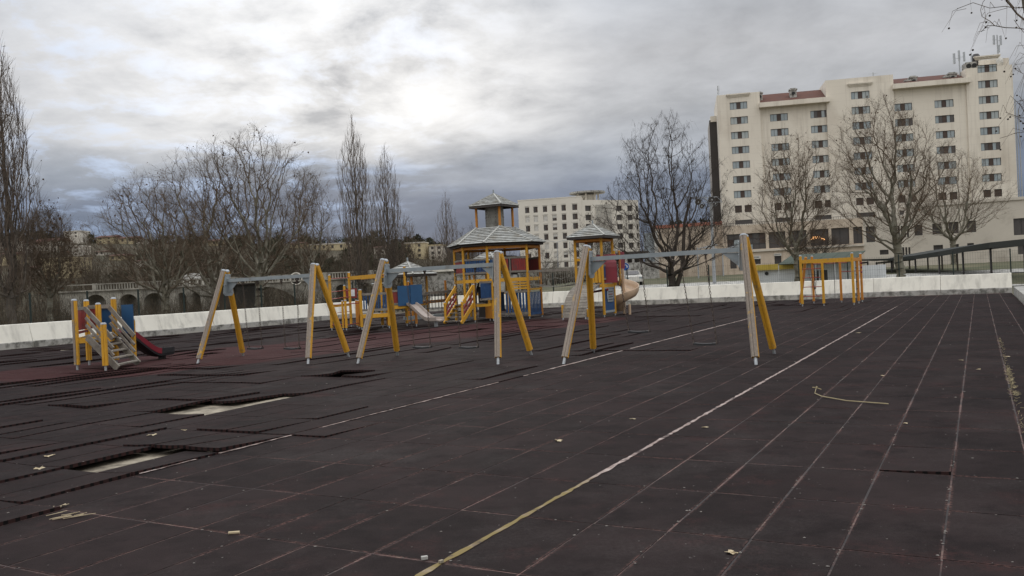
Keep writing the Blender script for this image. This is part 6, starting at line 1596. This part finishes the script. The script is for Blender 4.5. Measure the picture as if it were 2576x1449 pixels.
for k, (u_, vt, y_, hgt) in enumerate(EG):
    if u_ < 1300: y_ = 336; hgt = min(hgt, 8)
    if u_ < 1300 and blocks(W(u_, vt, 300).x, 300, W(u_, vt, 300).z-5, W(u_, vt, 300).z): continue
    p = W(u_, vt, y_); zb_ = p.z-hgt; root = thing('evergreen_tree', 'dark evergreen tree in the line of evergreens on the far hill' if u_ < 1300 else {1440: 'small dark evergreen bush between the net bridge and the slide tower', 1745: 'tallest dark evergreen behind the coping of the stained hall', 1715: 'dark evergreen behind the left part of the stained hall', 1770: 'dark evergreen by the dark rear wing of the hotel'}.get(u_, ''), 'tree', (p.x, y_, zb_), 'dark evergreens on the far hill' if u_ < 1300 else 'dark evergreens near the hotel')
    w_ = hgt*random.uniform(.55, .75)*1.25
    o = bpy.data.objects.new('crown', EM[k % 4]); COL.objects.link(o); o.parent = root; o.scale = (w_, w_, hgt*.98); o.rotation_euler = (0, 0, k*1.3)
    o = bpy.data.objects.new('trunk', tm); COL.objects.link(o); o.parent = root; o.scale = (hgt*.6, hgt*.6, hgt)
rg = np.random.default_rng(77); Vs = []; Fs = []; off = 0
for k in range(210):
    y_ = 190+155*rg.random(); u_ = -250+1430*rg.random(); x_ = (u_-1288)/F*y_; z_ = terrain(x_, y_); hg = 3.5+3.5*rg.random()
    if blocks(x_, y_, z_, z_+hg) or (u_ < 330 and rg.random() < .6): continue
    V, Fc = evergreen_mesh(100+k % 9, 150); c, s = math.cos(k), math.sin(k); V = V@np.array([[c, s, 0], [-s, c, 0], [0, 0, 1]])
    V = V*np.array([hg*.8, hg*.8, hg*.9])+np.array([x_, y_, z_-.5]); Vs.append(V); Fs.append(Fc+off); off += len(V)
stuff(arr_mesh('hillside_wood', np.vstack(Vs), np.vstack(Fs), 'evergreen'), 'dark evergreen woodland covering the far hillside', 'woodland')
# ------------------------------------------------------------------ lamps, sign, parked car, road
lp = place(1797, 700, 75); top = W(1789, 500, 75)
fl = thing('floodlight_mast', 'tall grey floodlight mast with a cluster of round lamps left of the hotel', 'floodlight', lp)
mb = MB(); mb.tube(lp-ZV*.2, Vector((lp.x, lp.y, top.z)), .16, .10, n=10); mb.build('mast', 'galvanised', fl)
tp = Vector((lp.x, lp.y, top.z)); mb = MB(); mb.beam(tp+Vector((-1.6, 0, .15)), tp+Vector((.7, 0, .15)), .06, .06); mb.beam(tp+Vector((-.9, -.3, -.35)), tp+Vector((.9, -.3, -.35)), .05, .05); mb.beam(tp+Vector((.55, 0, .15)), tp+Vector((.95, -.3, -.35)), .05, .05); mb.tube(tp-ZV*.6, tp+Vector((-.5, 0, .1)), .05, n=6); mb.build('cross_bars', 'galvanised', fl)
for dx_, dz_, r in ((-1.15, -.22, .30), (0.05, -.12, .33), (-.85, -.62, .22), (.35, -.45, .24)):
    c = tp+Vector((dx_, -.15, dz_)); mb = MB(); d_ = Vector((.05, -1, -.35)).normalized(); mb.tube(c-d_*.28, c, r*.35, r, n=14); mb.tube(c, c+d_*.04, r, r*.98, n=14, cap=False); o = mb.build('lamp_head', 'galvanised', fl)
    MB().tube(c+d_*.005, c+d_*.015, r*.9, n=14).build('lens', 'window_dark', o); MB().tube(c+d_*.016, c+d_*.022, r*.3, n=8).build('bulb', 'sign_white', o)
def street_lamp(u_, vt, y_, label, arms=((1, 0),), h_=None):
    b = place(u_, 690, y_); tz_ = W(u_, vt, y_).z; r = thing('street_lamp', label, 'street lamp', b, 'slim grey street lamps beyond the playground')
    MB().tube(b-ZV*.2, Vector((b.x, b.y, tz_)), .09, .06, n=7).build('pole', 'galvanised', r)
    for sx_, dz_ in arms:
        e = Vector((b.x+1.5*sx_, b.y, tz_+.25+dz_)); MB().tube(Vector((b.x, b.y, tz_-.1+dz_)), e, .04, n=5).build('arm', 'galvanised', r); MB().box(e+Vector((.3*sx_, 0, 0)), .8, .25, .12).build('lamp_head', 'galvanised', r)
street_lamp(1405, 608, 165, 'slim street lamp with two arms in front of the white apartment block', ((-1, 0), (1, 0)))
street_lamp(1437, 608, 165, 'slim street lamp with one arm just left of the slide tower', ((.6, .2),))
street_lamp(1757, 622, 92, 'slim street lamp in front of the stained hall wall', ((1, -.1),))
street_lamp(1820, 626, 96, 'slim street lamp with two arms right of the floodlight mast', ((-1, 0), (1, 0)))
sp = place(1574, 705, 62); sc_ = W(1573, 671, 62)
sg = thing('road_sign', 'round blue road sign with white curved arrow beside the spiral slide', 'sign', sp)
MB().tube(sp-ZV*.1, Vector((sp.x, sp.y+.04, sc_.z-.2)), .03, n=6).build('pole', 'galvanised', sg)
MB().tube(sc_+Vector((0, .02, 0)), sc_+Vector((0, -.01, 0)), .30, n=22).build('sign_plate', 'sign_white', sg)
pl_ = MB().tube(sc_+Vector((0, -.008, 0)), sc_+Vector((0, -.018, 0)), .275, n=22).build('sign_face', 'sign_blue', sg)
mb = MB()
for k in range(9):
    a0, a1 = math.radians(200-k*22), math.radians(200-(k+1)*22-2); mb.beam(sc_+Vector((math.cos(a0)*.13, -.024, math.sin(a0)*.13)), sc_+Vector((math.cos(a1)*.13, -.024, math.sin(a1)*.13)), .012, .055, ref=(0, 1, 0))
mb2 = MB(); q = sc_+Vector((0, -.026, 0))
for k in range(9):
    a0, a1 = math.radians(200-k*22), math.radians(200-(k+1)*22-2)
    P_ = lambda a, r: q+Vector((math.cos(a)*r, 0, math.sin(a)*r)); mb2.add([P_(a0, .10), P_(a1, .10), P_(a1, .165), P_(a0, .165)], [(0, 1, 2, 3)])
a1 = math.radians(2); P_ = lambda a, r: q+Vector((math.cos(a)*r, 0, math.sin(a)*r)); mb2.add([P_(a1, .05), P_(a1, .22), P_(math.radians(-42), .15)], [(0, 2, 1)])
mb2.build('white_arrow', 'sign_white', sg)
# pale car nose on at the ramp, dark parking deck behind
cp_ = place(1588, 700, 84); g = terrain(cp_.x, 84)
car = thing('parked_car', 'pale car seen end on between the spiral slide and the dark tree trunk', 'car', cp_)
mb = MB(); w2, l2 = .86, 2.0
prof = [(-l2, .35), (-l2, .85), (-l2*.85, .98), (-l2*.35, 1.03), (-.55, 1.45), (1.0, 1.48), (1.75, 1.05), (l2, .95), (l2, .35)]
vs = [cp_+Vector((s*w2*(1 if z_ < 1.1 else .82), x_, z_)) for s in (-1, 1) for x_, z_ in prof]; m_ = len(prof)
mb.add(vs, [tuple(range(m_)), tuple(range(2*m_-1, m_-1, -1))]+[(i, i+m_, (i+1) % m_+m_, (i+1) % m_) for i in range(m_)]); mb.build('body', 'shutter_white', car)
MB().add([cp_+Vector(v) for v in ((-.66, -1.28*.99, 1.06), (.66, -1.28*.99, 1.06), (.60, -.62, 1.42), (-.60, -.62, 1.42))], [(0, 1, 2, 3)]).build('windscreen', 'window_dark', car)
for sx_ in (-1, 1):
    MB().box(cp_+Vector((sx_*.62, -l2-.01, .72)), .28, .04, .14).build('headlight', 'window_glass', car)
    for yy in (-1.25, 1.25): c = cp_+Vector((sx_*.76, yy, .31)); MB().tube(c-Vector((.1, 0, 0)), c+Vector((.1, 0, 0)), .31, n=12).build('wheel', 'black_rubber', car)
F9 = Facade(W(1555, 700, 112), W(1634, 700, 112)); dk = thing('parking_shed', 'dark open fronted parking shed behind the pale car', 'building', F9.P)
z9 = F9.uv(1600, 638)[1]; zb9 = F9.uv(1600, 662)[1]
mb = MB(); F9.box(mb, 0, F9.L, zb9-2.5, zb9, -6, 8); mb.build('base', 'plinth_concrete', dk); mb = MB(); F9.box(mb, 0, F9.L, z9, z9+.3, -.2, 5); mb.build('roof', 'dark_cladding', dk)
for k in range(5): xx = F9.L*(k+.1)/4.4; mb = MB(); F9.box(mb, xx, xx+.3, zb9, z9, 0, .3); mb.build('column', 'plinth_concrete', dk)
mb = MB(); F9.box(mb, 0, F9.L, zb9, z9, 4.5, 4.8); mb.build('back_wall', 'dark_cladding', dk)
# footpath and road on the lawn beyond the barrier
def strip(name, p, q, w, m_, dz=.03, n=24):
    p = Vector(p); q = Vector(q); d = (q-p).normalized(); s = Vector((-d.y, d.x, 0)); mb = MB(); V = []
    for k in range(n+1):
        c = p.lerp(q, k/n)
        for e in (-1, -.5, 0, .5, 1): v = c+s*(w/2*e); V.append((v.x, v.y, terrain(v.x, v.y)+dz))
    mb.add(V, [(k*5+j, k*5+j+5, k*5+j+6, k*5+j+1) for k in range(n) for j in range(4)]); o = mb.build(name, m_); struct(o)
strip('path', ab(AF+9, -24), ab(AF+9, 12), 1.8, 'plinth_concrete', .05, 40)
strip('road', ab(AF+28, -34), ab(AF+28, 12), 5.5, 'plinth_concrete', .06, 40)
# information board with red back near the ladder
ib = W(880, 735, 45); bd = thing('notice_board', 'red notice board with a white sheet behind the low climbing platform', 'notice board', (ib.x, ib.y, 0))
x0, x1 = W(866, 740, 45).x, W(898, 740, 45).x; z0, z1 = W(880, 750, 45).z, W(880, 726, 45).z
MB().box(((x0+x1)/2, 45, (z0+z1)/2), x1-x0, .05, z1-z0).build('board', 'red_board', bd)
MB().box(((x0+x1)/2+.12, 44.96, (z0+z1)/2+.02), .22, .01, (z1-z0)*.7).build('sheet', 'sign_white', bd)
for xx in (x0+.05, x1-.05): MB().box((xx, 45.05, z0/2+z1/2-.1), .05, .04, z1).build('leg', 'fence_green', bd)
# ------------------------------------------------------------------ litter on the paving
rl = random.Random(21)
def zt(p):
    a, b = toab(p); i, j = int(math.floor((a-A0)/TA)), int(math.floor((b-B1)/TB))
    if (i, j) in missing: return -.066
    L = lift.get((i, j), [0, 0, 0, 0]); fa, fb = (a-aof(i))/TA, (b-bof(j))/TB
    base = heave(aof(i), bof(j))*(1-fa)*(1-fb)+heave(aof(i+1), bof(j))*fa*(1-fb)+heave(aof(i), bof(j+1))*(1-fa)*fb+heave(aof(i+1), bof(j+1))*fa*fb
    k = fb*fb
    return base+(L[0]*(1-fa)+L[1]*fa)*k+(L[2]*(1-fa)+L[3]*fa)*(1-fb)
def leaf(u_, v_, r, label, curl=.5, m_='pale_leaf'):
    r *= .72; p = G(u_, v_); p.z = zt(p)+.004; root = None; mb = MB(); n = 11; c = p+ZV*.008; V = [c]
    a0 = rl.random()*6.28
    for k in range(n):
        a = a0+2*math.pi*k/n; rr_ = r*(1.0 if k % 2 == 0 else .55)*rl.uniform(.8, 1.15); V.append(p+Vector((math.cos(a)*rr_, math.sin(a)*rr_, abs(math.sin(a*1.0+1))*r*.5*curl*rl.uniform(.5, 1.1))))
    mb.add(V, [(0, 1+k, 1+(k+1) % n) for k in range(n)]); mb.add([v-ZV*.002 for v in V], [(0, 1+(k+1) % n, 1+k) for k in range(n)])
    mb.tube(c, p+Vector((math.cos(a0)*r*1.5, math.sin(a0)*r*1.5, .01)), .003, n=4)
    o = mb.build('fallen_leaf', m_); tag(o, label, 'leaf', 'dry leaves fallen on the paving')
for a in [(146, 1279, .085, 'large curled pale leaf on the raised tile edge at bottom left', .9), (1405, 1111, .06, 'curled pale leaf on the paving below the middle of the photo', .7), (1593, 1055, .05, 'pale leaf on the paving right of the middle, below the nearest swing', .4),
          (1775, 1076, .055, 'pale leaf just left of the long white line', .4), (1836, 1393, .05, 'crumpled white leaf on the foreground tiles at bottom right', .8), (2157, 838, .08, 'pale leaf beside the far end of the white line', .3), (2418, 907, .06, 'pale leaf right of the cut branch, far up the tiles', .4),
          (2460, 930, .05, 'pale leaf near the right kerb wall', .4), (2220, 946, .04, 'small leaf between the white line and the seam with gravel', .4), (2535, 898, .06, 'pale leaf at the far right beside the gritty seam', .4), (385, 1095, .07, 'pale leaf lying at the foot of a raised tile edge', .7),
          (465, 1083, .05, 'small pale leaf further along the same raised edge', .7), (100, 1183, .08, 'crumpled leaf at the left end of the nearest bare strip', .7), (120, 1150, .07, 'leaf beside the short raised tile at the left edge', .6), (2278, 1066, .04, 'leaf in the gritty seam beneath the cut branch', .5)]: leaf(*a)
cut = [G(2055, 985), G(2050, 993), G(2068, 1001), G(2130, 1012), G(2235, 1020)]
mb = MB(); cut = [Vector((p.x, p.y, zt(p)+.02)) for p in cut]; mb.path(cut[1:], .006, n=6); mb.path([cut[1], cut[0]+ZV*.05], .004, n=5)
for k in range(5): mb.path([cut[0]+ZV*.03, cut[0]+Vector((rl.uniform(-.07, .07), rl.uniform(-.07, .07), rl.uniform(.01, .06)))], .006, n=4); 
mb.build('cut_branch', 'sticky_twig'); tag(bpy.data.objects['cut_branch'], 'thin pale branch lying on the tiles at the right', 'branch')
p = G(575, 1345); q = G(603, 1343); o = MB().tube(p+ZV*.012, q+ZV*.012, .010, n=6).build('short_stick', 'pale_leaf'); tag(o, 'short pale stick on the foreground tiles', 'stick')
p = G(1068, 1408); o = MB().box(p+ZV*.012, .038, .024, .018, Vector((.9, .3, 0)).normalized(), Vector((-.3, .9, 0)).normalized()).build('stone_chip', 'plinth_concrete'); tag(o, 'small grey stone chip left of the yellow line', 'stone')
p = G(1110, 1418); o = MB().box(p+ZV*.014, .026, .02, .014, Vector((.7, .7, 0)).normalized(), Vector((-.7, .7, 0)).normalized()).build('stone_chip', 'slab_concrete'); tag(o, 'tiny stone chip resting on the yellow line', 'stone')
mb = MB()
for k in range(16):
    c = G(150+rl.uniform(-35, 45), 1303+rl.uniform(-8, 8)); c.z = max(zt(c), 0)+.01; a = rl.uniform(-.5, .5)+1.2; L = rl.uniform(.05, .16); mb.tube(c, c+Vector((math.sin(a)*L, math.cos(a)*L, rl.uniform(0, .02))), .0028, n=4)
stuff(mb.build('plant_stalks', 'pale_leaf'), 'heap of dry stalks at the foot of the raised tile, bottom left', 'plant debris')
V = []; Fs = []
def speck(p, r, h_=.3):
    k = len(V); n = 5; a0 = rl.random()*6.28; p = Vector((p.x, p.y, zt(p)+.003))
    V.append(tuple(p+ZV*(r*h_)))
    for q_ in range(n): a = a0+q_*6.28/n; V.append(tuple(p+Vector((math.cos(a)*r*rl.uniform(.5, 1.1), math.sin(a)*r*rl.uniform(.5, 1.1), 0))))
    for q_ in range(n): Fs.append((k, k+1+q_, k+1+(q_+1) % n))
for k in range(520):
    u_ = rl.uniform(0, 2576); v_ = 790+ (1449-790)*rl.random()**1.1; p = G(u_, v_); a, b = toab(p)
    if b > BR-.05 or a > AF-.3 or b < BL: continue
    if rl.random() < .5: p = ab(a, bof(round((b-B1)/TB))+rl.uniform(-.03, .03)) if rl.random() < .6 else ab(aof(round((a-A0)/TA))+rl.uniform(-.04, .04), b)
    speck(p, rl.choice([.003, .004, .006, .009, .013])*(1 if v_ > 1000 else 1.6))
for k in range(300):          # grit caught in the right hand seams
    b = rl.choice([B1+2*TB, B1+4*TB, B1+6*TB, B1+6*TB, B1+3*TB, B1+5*TB, B1+6*TB])+rl.uniform(-.012, .012); a = 4+26*rl.random()**1.3
    speck(ab(a, b), rl.choice([.004, .006, .008, .012]), .8)
arr = np.array(V); o = bpy.data.objects.new('leaf_litter', bpy.data.meshes.new('leaf_litter')); o.data.from_pydata(V, [], Fs); o.data.materials.append(M('grit')); COL.objects.link(o); stuff(o, 'pale flecks and bits of leaf scattered over the paving', 'litter')
mb = MB()
for k in range(300):
    a = 11+3*rl.random(); b = B1+8*TB-.04+rl.uniform(-.03, .03); a = rl.uniform(11.5, 14.5) if k % 2 else rl.uniform(9, 20); b = .31+rl.uniform(-.02, .02); c = ab(a, b, .002); mb.tube(c, c+Vector((rl.uniform(-.05, .05), rl.uniform(-.05, .05), rl.uniform(.0, .03))), .0015, n=3, cap=False)
stuff(mb.build('seam_grass', 'sticky_twig'), 'dry grass growing in the seam near the right edge', 'grass')
